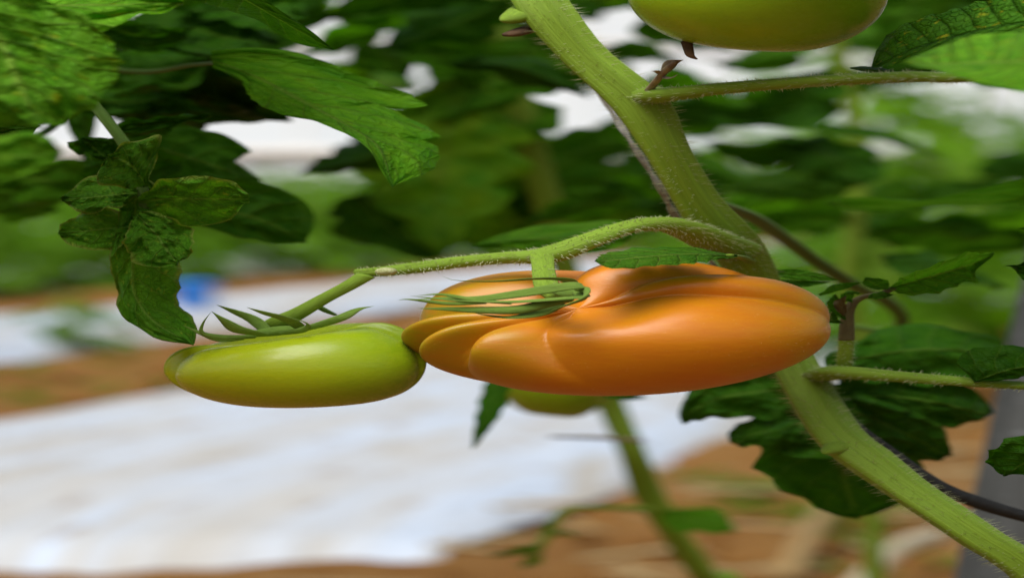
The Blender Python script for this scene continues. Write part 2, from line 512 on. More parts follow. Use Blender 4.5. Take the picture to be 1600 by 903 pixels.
def sepal_geo(path, d, w, seed=0.0, bulge=.25):
    nn, m = 26, 8
    p3 = np.array([P(x, y, q) for (x, y), q in zip(path, np.interp(np.linspace(0, 1, len(path)), np.linspace(0, 1, len(d)), d))])
    c = smooth_path(T(p3), nn); t, n, b = frames(c)
    V, UV = [], []
    for i in range(nn):
        u = i / (nn - 1)
        ww = w * K * .6 * (.55 + .75 * math.sin(math.pi * min(1, u * .8 + .12))) * (1 - u ** 3.2) + 1e-5
        tw = .5 * math.sin(seed + u * 2.2)
        for j in range(m):
            a = 2 * math.pi * j / m
            e1 = math.cos(tw) * b[i] + math.sin(tw) * n[i]; e2 = -math.sin(tw) * b[i] + math.cos(tw) * n[i]
            V.append(c[i] + ww * math.cos(a) * e1 + ww * bulge * math.sin(a) * e2 - abs(math.cos(a)) * ww * .25 * e2)
            UV.append((u, j / m))
    return W(np.array(V)), grid_faces(nn, m, True), UV


def sepal(path, d, w, parent, seed=0.0, mat=None):
    V, F, UV = sepal_geo(path, d, w, seed)
    return obj('sepal', mesh('sepal', V, F, mat or SEPAL, UV), parent)


def fruit(name_label, bbox, d, pole, creases, mat, **kw):
    root = thing('tomato', name_label, 'tomato', P((bbox[0] + bbox[1]) / 2, (bbox[2] + bbox[3]) / 2, d))
    X, O, F, nf = tomato_geo(bbox, d, pole, creases, **kw)
    me = mesh('fruit', X, F, mat)
    me.update()
    o = bpy.data.objects.new('fruit', me); C.objects.link(o); o.parent = root
    bpy.context.view_layer.update()
    return root, o, X + O, nf


def fuzz_on(root, pts, nf, count, length, width, sel, mat):
    """short skin hairs on a fruit where sel(point) holds"""
    V, F = [], []
    c = pts.mean(0)
    sc3 = pts.max(0) - pts.min(0)
    n = 0
    for _ in range(count * 8):
        if n >= count: break
        p = pts[rng.integers(nf, len(pts) - nf)]
        if not sel(proj(p)): continue
        n += 1
        nr = (p - c) / (sc3 ** 2); nr /= np.linalg.norm(nr)
        nr = nr + rng.normal(0, .25, 3); nr /= np.linalg.norm(nr)
        p = p + rng.normal(0, .0004, 3) * np.array((1, 0, .4))
        tip = p + nr * length * rng.uniform(.4, 1)
        e = np.cross(nr, (0, 1, 0)); e /= np.linalg.norm(e) + 1e-9; e2 = np.cross(nr, e)
        k = len(V); q0 = p - nr * .0003
        V += [q0 + e * width, q0 - e * width * .5 + e2 * width * .8, q0 - e * width * .5 - e2 * width * .8, tip]
        F += [(k, k + 1, k + 3), (k + 1, k + 2, k + 3), (k + 2, k, k + 3)]
    return obj('skin_hair', mesh('skin_hair', V, F, mat, None, False), root, kind='stuff')


UNIT = K * .6                                           # one photo pixel at the subject, metres

# ================================================================== SETTING
RD = np.array((0.365, 0.931)); RN = np.array((-0.931, 0.365)); R0 = np.array((-0.21, 3.4))   # crop rows


def row_xy(along, off):
    q = R0 + RD * along + RN * off
    return q[0], q[1]


def row_off(x, y):
    return (np.array((x, y)) - R0) @ RN


SOIL_M = None


def soil_material():
    m, t, p, out = M('soil')
    tc = t.nodes.new('ShaderNodeTexCoord')
    o = tc.outputs['Object']
    n1 = noise_(t, mapping(t, o, (.6, 1.0, 1)), 1.6, 6, .6)
    n2 = noise_(t, o, 9, 8, .65)
    n3 = noise_(t, o, 60, 6, .7)
    col = ramp(t, n1, [(.25, (.17, .070, .012)), (.5, (.28, .120, .022)), (.75, (.34, .17, .040))])
    col = mixc(t, math_(t, 'MULTIPLY', ramp(t, n2, [(.38, (0, 0, 0)), (.62, (1, 1, 1))]), .45), col, (.36, .20, .06))
    col = mixc(t, math_(t, 'MULTIPLY', ramp(t, n3, [(.5, (0, 0, 0)), (.7, (1, 1, 1))]), .4), col, (.13, .058, .02))
    t.links.new(col, p.inputs['Base Color']); p.inputs['Roughness'].default_value = .95; p.inputs['Specular IOR Level'].default_value = .2
    t.links.new(bump(t, math_(t, 'MULTIPLY_ADD', n2, 1.5, n3), .8, .03), p.inputs['Normal'])
    return m


SOIL_M = soil_material()


def ground():
    V, F = [], []
    xs = np.r_[-600, -120, -30, np.linspace(-7, 7, 141), 30, 120, 600]
    ys = np.r_[-300, -40, -4, np.linspace(0.0, 14, 141), 20, 28, 40, 80, 200, 900]
    for y in ys:
        for x in xs:
            z = 0.0
            if abs(x) < 7 and -1 < y < 14:
                z = .035 * mnoise.noise((x * 1.1, y * 1.1, 0)) + .018 * mnoise.noise((x * 4, y * 4, 3)) + .010 * mnoise.noise((x * 9, y * 9, 5)) - .02
                o = row_off(x, y)
                k = (o + .95) % 2.78                    # soil alley between the beds
            else: z = -.03
            V.append((x, y, z))
    F = grid_faces(len(ys), len(xs))
    F = [f[::-1] if False else f for f in F]
    me = mesh('soil_ground', V, F, SOIL_M)
    o = bpy.data.objects.new('soil_ground', me); C.objects.link(o)
    tag(o, 'structure')
    return o


ground()


def film_material():
    m, t, p, out = M('mulch_film')
    tc = t.nodes.new('ShaderNodeTexCoord')
    uv = tc.outputs['UV']                               # metres along, metres across
    a = noise_(t, mapping(t, uv, (.22, 2.6, 1)), 1.6, 6, .6, .5)
    b = noise_(t, mapping(t, uv, (.6, 3.4, 1)), 2.6, 7, .7, .4)
    c = noise_(t, mapping(t, uv, (2.0, 4.0, 1)), 3.0, 5, .6)
    col = mixc(t, ramp(t, a, [(.44, (0, 0, 0)), (.55, (1, 1, 1))]), (.50, .57, .67), (.47, .47, .46))
    col = mixc(t, ramp(t, b, [(.50, (0, 0, 0)), (.62, (.85, .85, .85))]), col, (.42, .38, .31))
    col = mixc(t, ramp(t, c, [(.585, (0, 0, 0)), (.66, (.8, .8, .8))]), col, (.27, .19, .11))
    t.links.new(col, p.inputs['Base Color']); p.inputs['Roughness'].default_value = .55; p.inputs['Specular IOR Level'].default_value = .35
    w1 = noise_(t, mapping(t, uv, (.9, 5, 1)), 3.0, 5, .6, 1.2)
    t.links.new(bump(t, w1, .5, .05), p.inputs['Normal'])
    return m


FILM = film_material()


def mulch(o0, o1, a0, a1, label, ragged=False, na=110, nc=26, cut=None):
    V, UV = [], []
    for i in range(na):
        f = i / (na - 1)
        for j in range(nc):
            g = j / (nc - 1)
            off = o0 + (o1 - o0) * g
            al = a0 + (a1 - a0) * f ** 1.6
            if ragged:                                   # torn end across the row
                # start where the end line y = cut is met
                y_at0 = (R0 + RN * off)[1]
                s0 = (cut - y_at0) / RD[1] + .10 * mnoise.noise((off * 2.2, 1.7, 0)) + .05 * mnoise.noise((off * 7, 4.2, 0))
                al = s0 + (a1 - s0) * f ** 1.6
            edge = min(g, 1 - g)
            off += .05 * mnoise.noise((al * 1.3, g * 2, o0)) * (1 if edge < .06 else .3)
            x, y = row_xy(al, off)
            z = .022 + .055 * (1 - (2 * g - 1) ** 4) + .022 * mnoise.noise((al * 1.2, off * 3.2, 7)) + .010 * mnoise.noise((al * 3.5, off * 8, 2))
            if edge == 0: z = -.02
            if ragged: z = z * min(1, i / 9) + .004 - (.09, .05, .02, .0)[min(i, 3)]
            V.append((x, y, z)); UV.append((al, off))
    return obj('mulch_film', mesh('mulch_film', V, grid_faces(na, nc), FILM, UV), None, None, label, 'plastic mulch', 'white mulch strips')


mulch(-.05, 1.74, 0, 26, 'wide nearest strip of dirty white plastic mulch with a ragged near end', True, cut=3.42)
mulch(3.12, 4.3, -6, 30, 'second white plastic mulch strip beyond the nearest one and its soil path')
mulch(6.3, 7.5, -8, 30, 'third narrow looking white mulch strip beside the blue bucket')
mulch(8.6, 10.2, -8, 30, 'farthest thin white mulch strip under the far leaves')
mulch(-2.75, -.98, 1.9, 30, 'white mulch strip at bottom right corner behind the grey post')


def wall():
    Y = 34.0
    root = thing('greenhouse_wall', 'pale translucent greenhouse end wall of film panels behind the crop', 'wall', (0, Y, 0))
    m, t, p, out = M('greenhouse_film')
    tc = t.nodes.new('ShaderNodeTexCoord')
    n = noise_(t, mapping(t, tc.outputs['Object'], (.5, 1, .9)), 1.3, 4, .5)
    col = mixc(t, n, (.62, .69, .74), (.76, .79, .80))
    t.links.new(col, p.inputs['Base Color']); p.inputs['Roughness'].default_value = .5
    tr = t.nodes.new('ShaderNodeBsdfTranslucent'); tr.inputs['Color'].default_value = (.85, .88, .92, 1)
    ms = t.nodes.new('ShaderNodeMixShader'); ms.inputs[0].default_value = .35
    t.links.new(p.outputs[0], ms.inputs[1]); t.links.new(tr.outputs[0], ms.inputs[2]); t.links.new(ms.outputs[0], out.inputs['Surface'])
    pm = flat_mat('wall_frame', (.62, .58, .52), (.72, .69, .64), 3, .5, .1)
    wd = 2.4
    for k in range(-8, 9):
        V, F = [], []
        nx, nz = 7, 9
        for i in range(nz):
            for j in range(nx):
                u, v = j / (nx - 1), i / (nz - 1)
                V.append((k * wd + (u - .5) * wd, Y + 3.6 * v ** 1.2 + .05 * math.sin(math.pi * u) * math.sin(math.pi * v) + .02 * mnoise.noise((u * 3 + k, v * 4, 1)), v * 5.2))
        obj('film_panel', mesh('film_panel', V, grid_faces(nz, nx), m), root)
        tube('post', [(k * wd - wd / 2, Y - .06, -.1), (k * wd - wd / 2, Y + 1.5, 2.6), (k * wd - wd / 2, Y + 3.54, 5.2)], [.04, .04, .04], pm, root, n=8, m=8, stretch=False)
    tube('rail', [(-8.6 * wd, Y + .52, 1.28), (8.6 * wd, Y + .52, 1.28)], [.09, .09], pm, root, n=3, m=8, stretch=False)
    tube('rail', [(-8.6 * wd, Y + 1.82, 3.2), (8.6 * wd, Y + 1.82, 3.2)], [.06, .06], pm, root, n=3, m=8, stretch=False)


wall()

# ------------------------------------------------------------------ field plants


def leaflet_raw(L, Wd, droop, teeth, seed, nu=9, nv=2):
    """leaflet along +X, blade in XY, returns verts (nu x 2nv+1)"""
    V, UV = [], []
    for i in range(nu):
        u = i / (nu - 1)
        pr = np.interp(u, np.linspace(0, 1, len(OV2)), OV2)
        if teeth and i % 2: pr *= 1.18
        elif teeth: pr *= .84
        for j in range(-nv, nv + 1):
            v = j / nv
            V.append((u * L, v * Wd * pr, -droop * L * u * u + .22 * Wd * abs(v) * pr + .06 * Wd * mnoise.noise((u * 4, v * 3, seed))))
            UV.append((u, (v + 1) / 2))
    return np.array(V), UV, grid_faces(nu, 2 * nv + 1)


def compound_leaf(seed, nu=9, nv=2, pairs=3):
    """unit length leaf along +X drooping in Z"""
    r = random.Random(seed)
    Vs, UVs, Fs = [], [], []

    def add(V, F, UV):
        k = sum(len(x) for x in Vs)
        Vs.append(V); UVs.extend(UV); Fs.extend([tuple(i + k for i in f) for f in F])
    dr = r.uniform(.25, .5)
    line = lambda s: np.array((s * .62, .02 * math.sin(s * 5 + seed), .12 * s - dr * s * s))
    pts = [line(s) for s in np.linspace(0, 1, 7)]
    V, F, UV, N = tube_geo(pts, [.016, .012, .007], n=8, m=5, stretch=False, cap=False)
    add(V, F, UV)
    for q in range(pairs):
        s = .34 + .56 * q / max(1, pairs - 1) * .95
        for sg in (-1, 1):
            L = r.uniform(.24, .34); V, UV, F = leaflet_raw(L, L * r.uniform(.30, .4), r.uniform(.1, .5), True, r.random() * 9, nu, nv)
            a = sg * r.uniform(.9, 1.25); roll = r.uniform(-.5, .5)
            Mx = Matrix.Rotation(a, 3, 'Z') @ Matrix.Rotation(roll, 3, 'X') @ Matrix.Rotation(r.uniform(.0, .5), 3, 'Y')
            add(V @ np.array(Mx).T + line(s), F, UV)
    L = r.uniform(.36, .44); V, UV, F = leaflet_raw(L, L * .36, r.uniform(.2, .6), True, r.random() * 9, nu, nv)
    Mx = Matrix.Rotation(.55, 3, 'Y')
    add(V @ np.array(Mx).T + line(1), F, UV)
    return np.vstack(Vs), Fs, UVs


FIELD_LEAVES = []
for k in range(5):
    V, F, UV = compound_leaf(k + 3)
    FIELD_LEAVES.append(mesh('leaf', V, F, LEAF_FAR if k < 4 else LEAF_OLIVE, UV))
V, F, UV, _ = tube_geo([(0, 0, -.05), (.02, .01, .4), (-.01, 0, .8), (.01, 0, 1.02)], [.014, .011, .008, .004], n=12, m=7, stretch=False)
FIELD_STEM = mesh('stem', V, F, STEM, UV)
rf = random.Random(21)


def field_plant(x, y, h, nleaf, ls, label, group, sx=2.0):
    root = thing('tomato_plant', label, 'plant', (x, y, 0), group)
    root.scale = (sx, 1, 1); root.rotation_euler = (0, 0, 0)
    st = bpy.data.objects.new('stem', FIELD_STEM); C.objects.link(st); st.parent = root; st.scale = (1, 1, h)
    a = rf.random() * 6
    for k in range(nleaf):
        o = bpy.data.objects.new('leaf', rf.choice(FIELD_LEAVES)); C.objects.link(o); o.parent = root
        a += 2.4 + rf.uniform(-.5, .5)
        f = (k + .2) / nleaf
        s = ls * rf.uniform(.7, 1.15) * (1.1 - .45 * f)
        o.location = (0, 0, h * (.10 + .88 * f)); o.rotation_euler = (rf.uniform(-.4, .4), rf.uniform(-.25, .35), a); o.scale = (s, s, s)


ROWS = ((6.2, 11.6, 30, .7, .74, 'closest'), (7.3, 12.5, 29, .9, .8, 'second'), (9.4, 14.5, 31, 1.0, .82, 'third'), (12.2, 16.5, 32, 1.1, .85, 'fourth'), (15.0, 18.5, 33, 1.3, .9, 'fifth'), (18, 21, 33, 1.5, .92, 'farthest'))
for off, y0, y1, step, h, nm in ROWS:
    y = y0
    while y < y1:
        al = (y - (R0 + RN * off)[1]) / RD[1]
        x, yy = row_xy(al, off + rf.uniform(-.2, .2))
        if abs(x) < .27 * yy + .5:
            field_plant(x, yy, h * rf.uniform(.85, 1.15), 13, .46, 'low bushy blurred tomato plant in the ' + nm + ' of the far rows at left and centre', nm + ' of the far plant rows')
        y += step * rf.uniform(.8, 1.2)
for y in np.arange(9.0, 22, 1.25):                       # the taller row on the right
    al = (y - (R0 + RN * .9)[1]) / RD[1]
    x, yy = row_xy(al, .9 + rf.uniform(-.2, .2))
    field_plant(x, yy, rf.uniform(1.0, 1.22), 13, .5, 'tall pale tomato plant in the blurred row at right', 'taller plants in the right row')
for y in (6.1, 7.0, 8.0, 9.2):
    x, yy = row_xy((y - (R0 + RN * -.3)[1]) / RD[1], -.3 + rf.uniform(-.15, .15))
    field_plant(x, yy, rf.uniform(1.05, 1.2), 13, .36, 'yellow green tomato plant, nearer and looser than the row behind it at right', 'nearer plants at the right edge')
for (px, py, h, lb) in ((105, 545, .22, 'small yellowish seedling alone on the second mulch strip at left'), (1500, 560, .55, 'yellow green young plant on white mulch behind the grey post'), (1420, 575, .34, 'small yellow green plant on the mulch left of the grey post')):
    g = G(px, py); field_plant(g[0], g[1], h, 9, h * 1.0, lb, None, 2.3)

# ================================================================== THE SUBJECT PLANT
LOW = random.Random(5)
main = thing('tomato_plant', 'tomato plant with the thick hairy slanting stem that bears the orange tomato', 'plant', (P(1640, 930, .62)[0], .60, 0))
rows = [(770, -420, .66, 14), (785, -160, .64, 15), (822, -40, .625, 15), (850, 15, .62, 17), (905, 82, .62, 15.5), (960, 130, .62, 17), (1000, 165, .62, 18.5), (1040, 235, .622, 14.5), (1085, 310, .628, 14.5), (1128, 365, .635, 18), (1165, 412, .645, 16),
        (1205, 500, .655, 14), (1248, 585, .65, 14.5), (1305, 675, .635, 16), (1340, 705, .63, 17), (1420, 765, .625, 15), (1520, 832, .62, 15), (1640, 925, .62, 15)]
pts, rad = pp(rows)
pts = np.vstack([pts, [P(1720, 1150, .63), (P(1760, 1500, .64)), (P(1790, 1500, .64)[0], .64, -.03)]]); rad = rad + [rad[-1]] * 3
stem = tube('stem', pts, rad, STEM, main, n=170, m=28, ridge=.085, nr=5, bump=.05)
hairs('stem_hair', pts, rad, 9000, 11 * UNIT, .00005, HAIR, stem, n=170, down=-.05, lo=.1, hi=.8)
# broken leaf scar at the top left of the stem
tube('leaf_scar', *pp([(850, 8, .63, 13), (818, 22, .622, 12), (798, 30, .617, 8), (786, 33, .615, 2)]), STEM, main, n=14, m=10, bump=.15)
tube('leaf_scar', *pp([(830, 45, .625, 6), (806, 52, .618, 5.5), (790, 55, .616, 3)]), BROWN, main, n=10, m=9, bump=.2, label='dark dried leaf scar')
# knob on the lower stem
tube('leaf_scar', *pp([(1338, 690, .64, 12), (1318, 695, .632, 12), (1297, 704, .626, 6), (1287, 708, .624, 1)]), STEM, main, n=12, m=10)

pet = pp([(975, 148, .63, 15), (1003, 150, .622, 14.5), (1030, 149, .613, 11.5), (1060, 146, .606, 10), (1120, 139, .60, 9), (1220, 131, .59, 8.5), (1330, 124, .575, 8.5), (1430, 120, .56, 8), (1500, 122, .55, 7), (1640, 108, .53, 6)])
petiole = tube('petiole', *pet, STEM, main, n=60, m=14, ridge=.05, bump=.03)
hairs('petiole_hair', *pet, 900, 7 * UNIT, .00006, HAIR, petiole, n=60, down=-.1)
# dried shoot in the fork
ds = tube('withered_shoot', *pp([(1014, 142, .612, 3), (1028, 124, .606, 2.6), (1042, 108, .602, 2.6), (1054, 97, .60, 1.6)]), PURP, main, n=16, m=8, bump=.2)
for pth, w_ in (([(1038, 112), (1048, 99), (1068, 94)], 4), ([(1034, 118), (1026, 112), (1016, 112)], 2), ([(1034, 120), (1048, 122), (1060, 116)], 2)):
    sepal(pth, [.605, .60], w_, ds, 1.0, PURP)

tr = pp([(1150, 392, .628, 17), (1105, 372, .618, 15), (1070, 357, .612, 13), (1036, 350, .608, 11), (985, 354, .604, 9.2), (925, 374, .60, 10), (872, 394, .598, 12), (840, 401, .598, 11.5), (800, 402, .60, 9.5), (730, 408, .602, 8.6), (660, 417, .603, 8.4), (600, 424, .602, 7.5), (558, 426, .603, 5.5)])
truss = tube('truss_stem', *tr, STEM, main, n=90, m=18, ridge=.03, bump=.05)
hairs('truss_hair', *tr, 1700, 6 * UNIT, .00006, HAIR, truss, n=90, down=.25)
V, F, UV, _ = tube_geo(*pp([(604, 424, .592, 6.5), (601, 424.5, .589, 6), (600, 425, .5885, 4)]), n=8, m=14)
obj('cut_end', mesh('cut_end', V, F, flat_mat('cut_wood', (.30, .33, .10), (.48, .5, .25), 900, .6, .4), UV), main, label='pale round cut end')

LT = [(.0, 0)]
# --- leaves of the subject plant
traced('leaf', [(1152, 398), (1075, 387), (1000, 387), (945, 396), (929, 408)], [(1152, 400), (1080, 397), (1010, 401), (955, 407), (929, 408)], [(1152, 402), (1085, 411), (1020, 416), (955, 419), (929, 408)],
       [.592, .574], LEAF_YOUNG, main, dA=.012, dB=-.006, teeth=9, tooth=.2, rough=.0012, seed=2, label='small bright leaf lying on the orange tomato')
tube('petiole', *pp([(1172, 408, .634, 4), (1158, 402, .612, 3.2), (1140, 399, .591, 2.6)]), STEM, main, n=12, m=8)
# pair at upper right
lf = traced('leaf', [(1640, -22), (1540, 2), (1460, 22), (1400, 46), (1372, 76), (1362, 106)], [(1650, 30), (1560, 42), (1490, 58), (1425, 78), (1385, 96), (1362, 106)], [(1650, 60), (1560, 66), (1490, 76), (1430, 94), (1390, 104), (1362, 106)],
       [.55, .585], LEAF_SPOT, main, dA=.012, dB=-.006, teeth=10, tooth=.12, rough=.0015, wave=.001, seed=5, label='mottled leaf with yellow patches')
lg = traced('leaf', [(1700, 20), (1600, 48), (1520, 56), (1460, 76), (1410, 97)], [(1700, 90), (1600, 96), (1540, 98), (1470, 100), (1410, 98)], [(1700, 160), (1620, 146), (1540, 132), (1470, 112), (1410, 99)],
       [.44, .50], LEAF_PALE, main, dA=.025, dB=-.015, rough=.001, seed=8, label='pale out of focus leaf nearest the lens at right')
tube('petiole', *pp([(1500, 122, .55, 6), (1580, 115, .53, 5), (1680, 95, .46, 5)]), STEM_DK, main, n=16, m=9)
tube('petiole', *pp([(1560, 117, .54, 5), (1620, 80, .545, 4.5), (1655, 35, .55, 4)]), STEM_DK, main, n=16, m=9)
traced('leaf', [(1420, 118), (1385, 108), (1350, 104), (1328, 106)], [(1420, 119), (1385, 112), (1350, 108), (1328, 107)], [(1420, 120), (1385, 116), (1355, 113), (1328, 108)], [.57, .60], LEAF, main, dA=.004, seed=3)

# lower right petiole with its leaf
p2 = pp([(1248, 596, .665, 9), (1285, 585, .645, 10.5), (1320, 582, .635, 10), (1400, 588, .63, 8.5), (1480, 594, .625, 7.5), (1560, 600, .62, 6.5), (1680, 607, .61, 6)])
pet2 = tube('petiole', *p2, STEM, main, n=50, m=14, ridge=.04, bump=.03)
hairs('petiole_hair', *p2, 500, 7 * UNIT, .00006, HAIR, pet2, n=50)
blade('leaf', [(1522, 596), (1590, 575), (1700, 560)], [.62, .60], 38, 14, LEAF, main, dA=.008, teeth=6, rough=.002, seed=14, prof=[0, .6, .95, 1, .95, .8, .6, .35, 0])
# side shoot
sh = pp([(1316, 588, .64, 5.2), (1320, 560, .636, 4.8), (1322, 530, .634, 4.8)])
shoot = tube('side_shoot', *sh, STEM, main, n=24, m=12, bump=.04)
hairs('shoot_hair', *sh, 160, 6 * UNIT, .00006, HAIR, shoot, n=24)
sh2 = pp([(1322, 531, .634, 5), (1323, 505, .633, 4.6), (1325, 488, .632, 4.0), (1334, 472, .631, 3.6), (1352, 463, .630, 3.2), (1378, 458, .628, 3), (1396, 450, .627, 2.6)])
tube('shoot_tip', *sh2, STEM_PUR, shoot, n=40, m=12, bump=.08, label='dark purple upper part of shoot')
traced('leaflet', [(1390, 449), (1412, 428), (1468, 409), (1505, 395), (1553, 394)], [(1390, 450), (1440, 436), (1492, 421), (1530, 408), (1553, 396)], [(1390, 452), (1408, 459), (1455, 458), (1504, 441), (1528, 440), (1520, 425), (1553, 398)],
       [.627, .632], LEAF_YOUNG, shoot, dA=-.012, dB=.004, fold=.004, teeth=8, tooth=.2, rough=.0018, seed=4)
blade('leaflet', [(1390, 452), (1370, 446), (1351, 434)], [.627, .622], 6, 10, LEAF_YOUNG, shoot, prof=[0, .8, 1, .9, 0], rough=.001, seed=6, nu=18, nv=5)
blade('leaflet', [(1396, 460), (1375, 461), (1356, 466)], [.627, .62], 6, 5, LEAF_YOUNG, shoot, prof=[0, .8, 1, .8, 0], rough=.0012, seed=7, nu=18, nv=5)
blade('leaflet', [(1322, 500), (1308, 480), (1305, 460)], [.63, .622], 7, 4, LEAF_YOUNG, shoot, prof=[0, .7, 1, .8, 0], rough=.0015, seed=8, nu=16, nv=4)
blade('leaflet', [(1320, 495), (1312, 475), (1322, 462)], [.628, .62], 4, 4, STEM_PUR, shoot, prof=[0, .7, 1, .8, 0], rough=.0015, seed=9, nu=16, nv=4)
blade('leaflet', [(1332, 473), (1322, 466), (1328, 458), (1345, 458)], [.63, .622], 4, 5, LEAF_YOUNG, shoot, prof=[0, .7, 1, .8, 0], rough=.0015, seed=10, nu=16, nv=4)
blade('leaflet', [(1318, 505), (1300, 500), (1290, 485)], [.63, .626], 5, 5, LEAF_YOUNG, shoot, prof=[0, .7, 1, .8, 0], rough=.0015, seed=11, nu=16, nv=4)
blade('leaflet', [(1280, 462), (1310, 450), (1345, 441)], [.64, .632], 6, 4, LEAF_YOUNG, shoot, prof=[.2, .6, 1, .8, 0], rough=.001, seed=12, nu=18, nv=4)
blade('leaf', [(1190, 425), (1240, 428), (1310, 438)], [.66, .65], 8, 9, LEAF_YOUNG, main, prof=[.3, .8, 1, .6, 0], rough=.001, seed=13, nu=18, nv=5)
blade('leaf', [(1190, 436), (1250, 440), (1300, 440)], [.67, .66], 2, 10, LEAF, main, prof=[.3, .8, 1, .6, 0], rough=.001, seed=15, nu=18, nv=5)

# big shaded leaf behind the lower stem, its leaflets separate
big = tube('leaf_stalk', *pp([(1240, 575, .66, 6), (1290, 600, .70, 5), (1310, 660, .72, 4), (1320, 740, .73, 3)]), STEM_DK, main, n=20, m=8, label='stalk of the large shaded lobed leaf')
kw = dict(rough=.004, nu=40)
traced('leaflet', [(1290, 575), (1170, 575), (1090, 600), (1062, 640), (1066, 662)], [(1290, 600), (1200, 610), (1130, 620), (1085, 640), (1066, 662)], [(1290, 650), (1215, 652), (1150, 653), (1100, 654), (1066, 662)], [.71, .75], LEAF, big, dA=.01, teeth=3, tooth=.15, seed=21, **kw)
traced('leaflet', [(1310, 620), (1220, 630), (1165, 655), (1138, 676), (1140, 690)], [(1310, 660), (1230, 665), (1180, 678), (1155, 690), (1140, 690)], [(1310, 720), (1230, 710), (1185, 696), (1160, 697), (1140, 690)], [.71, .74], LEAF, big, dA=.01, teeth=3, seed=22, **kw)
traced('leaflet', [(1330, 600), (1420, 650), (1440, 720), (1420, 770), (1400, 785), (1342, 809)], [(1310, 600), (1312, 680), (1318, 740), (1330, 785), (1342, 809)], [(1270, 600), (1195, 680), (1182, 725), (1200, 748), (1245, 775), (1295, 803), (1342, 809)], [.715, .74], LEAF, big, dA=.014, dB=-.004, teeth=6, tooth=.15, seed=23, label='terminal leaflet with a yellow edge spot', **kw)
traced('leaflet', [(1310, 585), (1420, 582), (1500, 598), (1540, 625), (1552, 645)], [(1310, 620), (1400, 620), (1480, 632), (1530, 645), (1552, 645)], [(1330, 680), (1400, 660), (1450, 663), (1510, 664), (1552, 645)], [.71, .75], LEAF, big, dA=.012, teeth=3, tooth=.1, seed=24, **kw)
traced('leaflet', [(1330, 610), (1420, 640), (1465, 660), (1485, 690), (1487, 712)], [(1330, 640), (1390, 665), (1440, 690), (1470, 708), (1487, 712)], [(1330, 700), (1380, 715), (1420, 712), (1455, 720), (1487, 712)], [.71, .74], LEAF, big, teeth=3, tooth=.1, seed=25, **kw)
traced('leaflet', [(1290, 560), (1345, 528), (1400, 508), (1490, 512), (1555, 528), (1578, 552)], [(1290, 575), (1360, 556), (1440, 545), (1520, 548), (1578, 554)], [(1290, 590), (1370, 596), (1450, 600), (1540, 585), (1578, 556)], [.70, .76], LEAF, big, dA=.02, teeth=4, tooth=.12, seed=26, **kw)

# dark leaf stalk crossing behind, right of the stem, and its looping end
tube('petiole', *pp([(1120, 318, .70, 6), (1180, 342, .74, 6), (1240, 383, .78, 6), (1290, 418, .80, 6), (1335, 447, .82, 6), (1385, 470, .84, 6), (1408, 495, .85, 5), (1400, 520, .86, 4), (1350, 512, .86, 4), (1318, 508, .86, 3)]), STEM_DK, main, n=60, m=10, label='dark shaded leaf stalk')  # its shade is put into the darker stem colour
# leaves cut by the right edge of the picture
blade('leaf', [(1690, 425), (1620, 418), (1572, 415)], [.60, .61], 42, 26, LEAF, main, prof=[.6, .95, 1, .8, .55, .5, .12, 0], teeth=4, tooth=.2, rough=.003, seed=31)
blade('leaf', [(1690, 700), (1620, 715), (1568, 742)], [.58, .59], 22, 34, LEAF, main, prof=[.6, .95, 1, .95, .8, .6, 0], teeth=5, rough=.003, seed=32)
blade('leaf', [(1680, 360), (1620, 357), (1590, 357)], [.60, .60], 12, 7, LEAF, main, prof=[.6, 1, .8, .5, 0], seed=33, nu=18, nv=5)
traced('leaf', [(1680, 262), (1560, 288), (1480, 306), (1400, 312), (1330, 308), (1290, 318)], [(1680, 300), (1560, 314), (1480, 318), (1400, 322), (1330, 324), (1290, 318)], [(1680, 322), (1560, 321), (1480, 322), (1400, 328), (1345, 331), (1290, 318)], [.74, .80], LEAF, main, dA=-.03, dB=.02, rough=.003, seed=34, label='long dark leaf seen edge on at right')

# ------------------------------------------------------------------ orange tomato
PO = (-.38, -.70, .60)
root, fr, pts3, nf = fruit('large ribbed orange tomato ripening on the hairy stem, the biggest in view', (627, 1297, 405, 616), .605, PO,
                           [(8, .21, 2.4, -.05), (-96, .29, 2.0, .24, .64), (-130, .33, 2.0, .05, .75), (-156, .20, 2, 0, .8), (178, .26, 2, 0, .75), (104, .26, 2.2), (52, .26, 2.4)],
                           ORANGE, squash=.82, dimple=.42, dw=.42, env0=.62, envw=.95, depth=1.35)
fuzz_on(root, pts3, nf, 1500, 3.0 * UNIT, .000035, lambda q: random.random() < max(0, (q[0] - 1050) / 300) ** 2 or q[1] > 606, FUZZ)
pole = proj(pts3[0])
pd = tube('pedicel', *pp([(846, 398, .597, 8), (848, 412, .594, 7), (850, 430, .590, 7.2), (856, 452, .586, 8), (872, 466, .584, 7)]), STEM, root, n=26, m=16, ridge=.05, bump=.04)
hairs('pedicel_hair', *pp([(846, 398, .597, 8), (850, 430, .590, 7.2), (872, 466, .584, 7)]), 150, 4 * UNIT, .00006, HAIR, pd, n=26)
cal = tube('calyx', *pp([(868, 448, .582, 4), (882, 455, .579, 8), (892, 460, .578, 8), (902, 462, .58, 4)]), SEPAL, root, n=16, m=12, bump=.1)
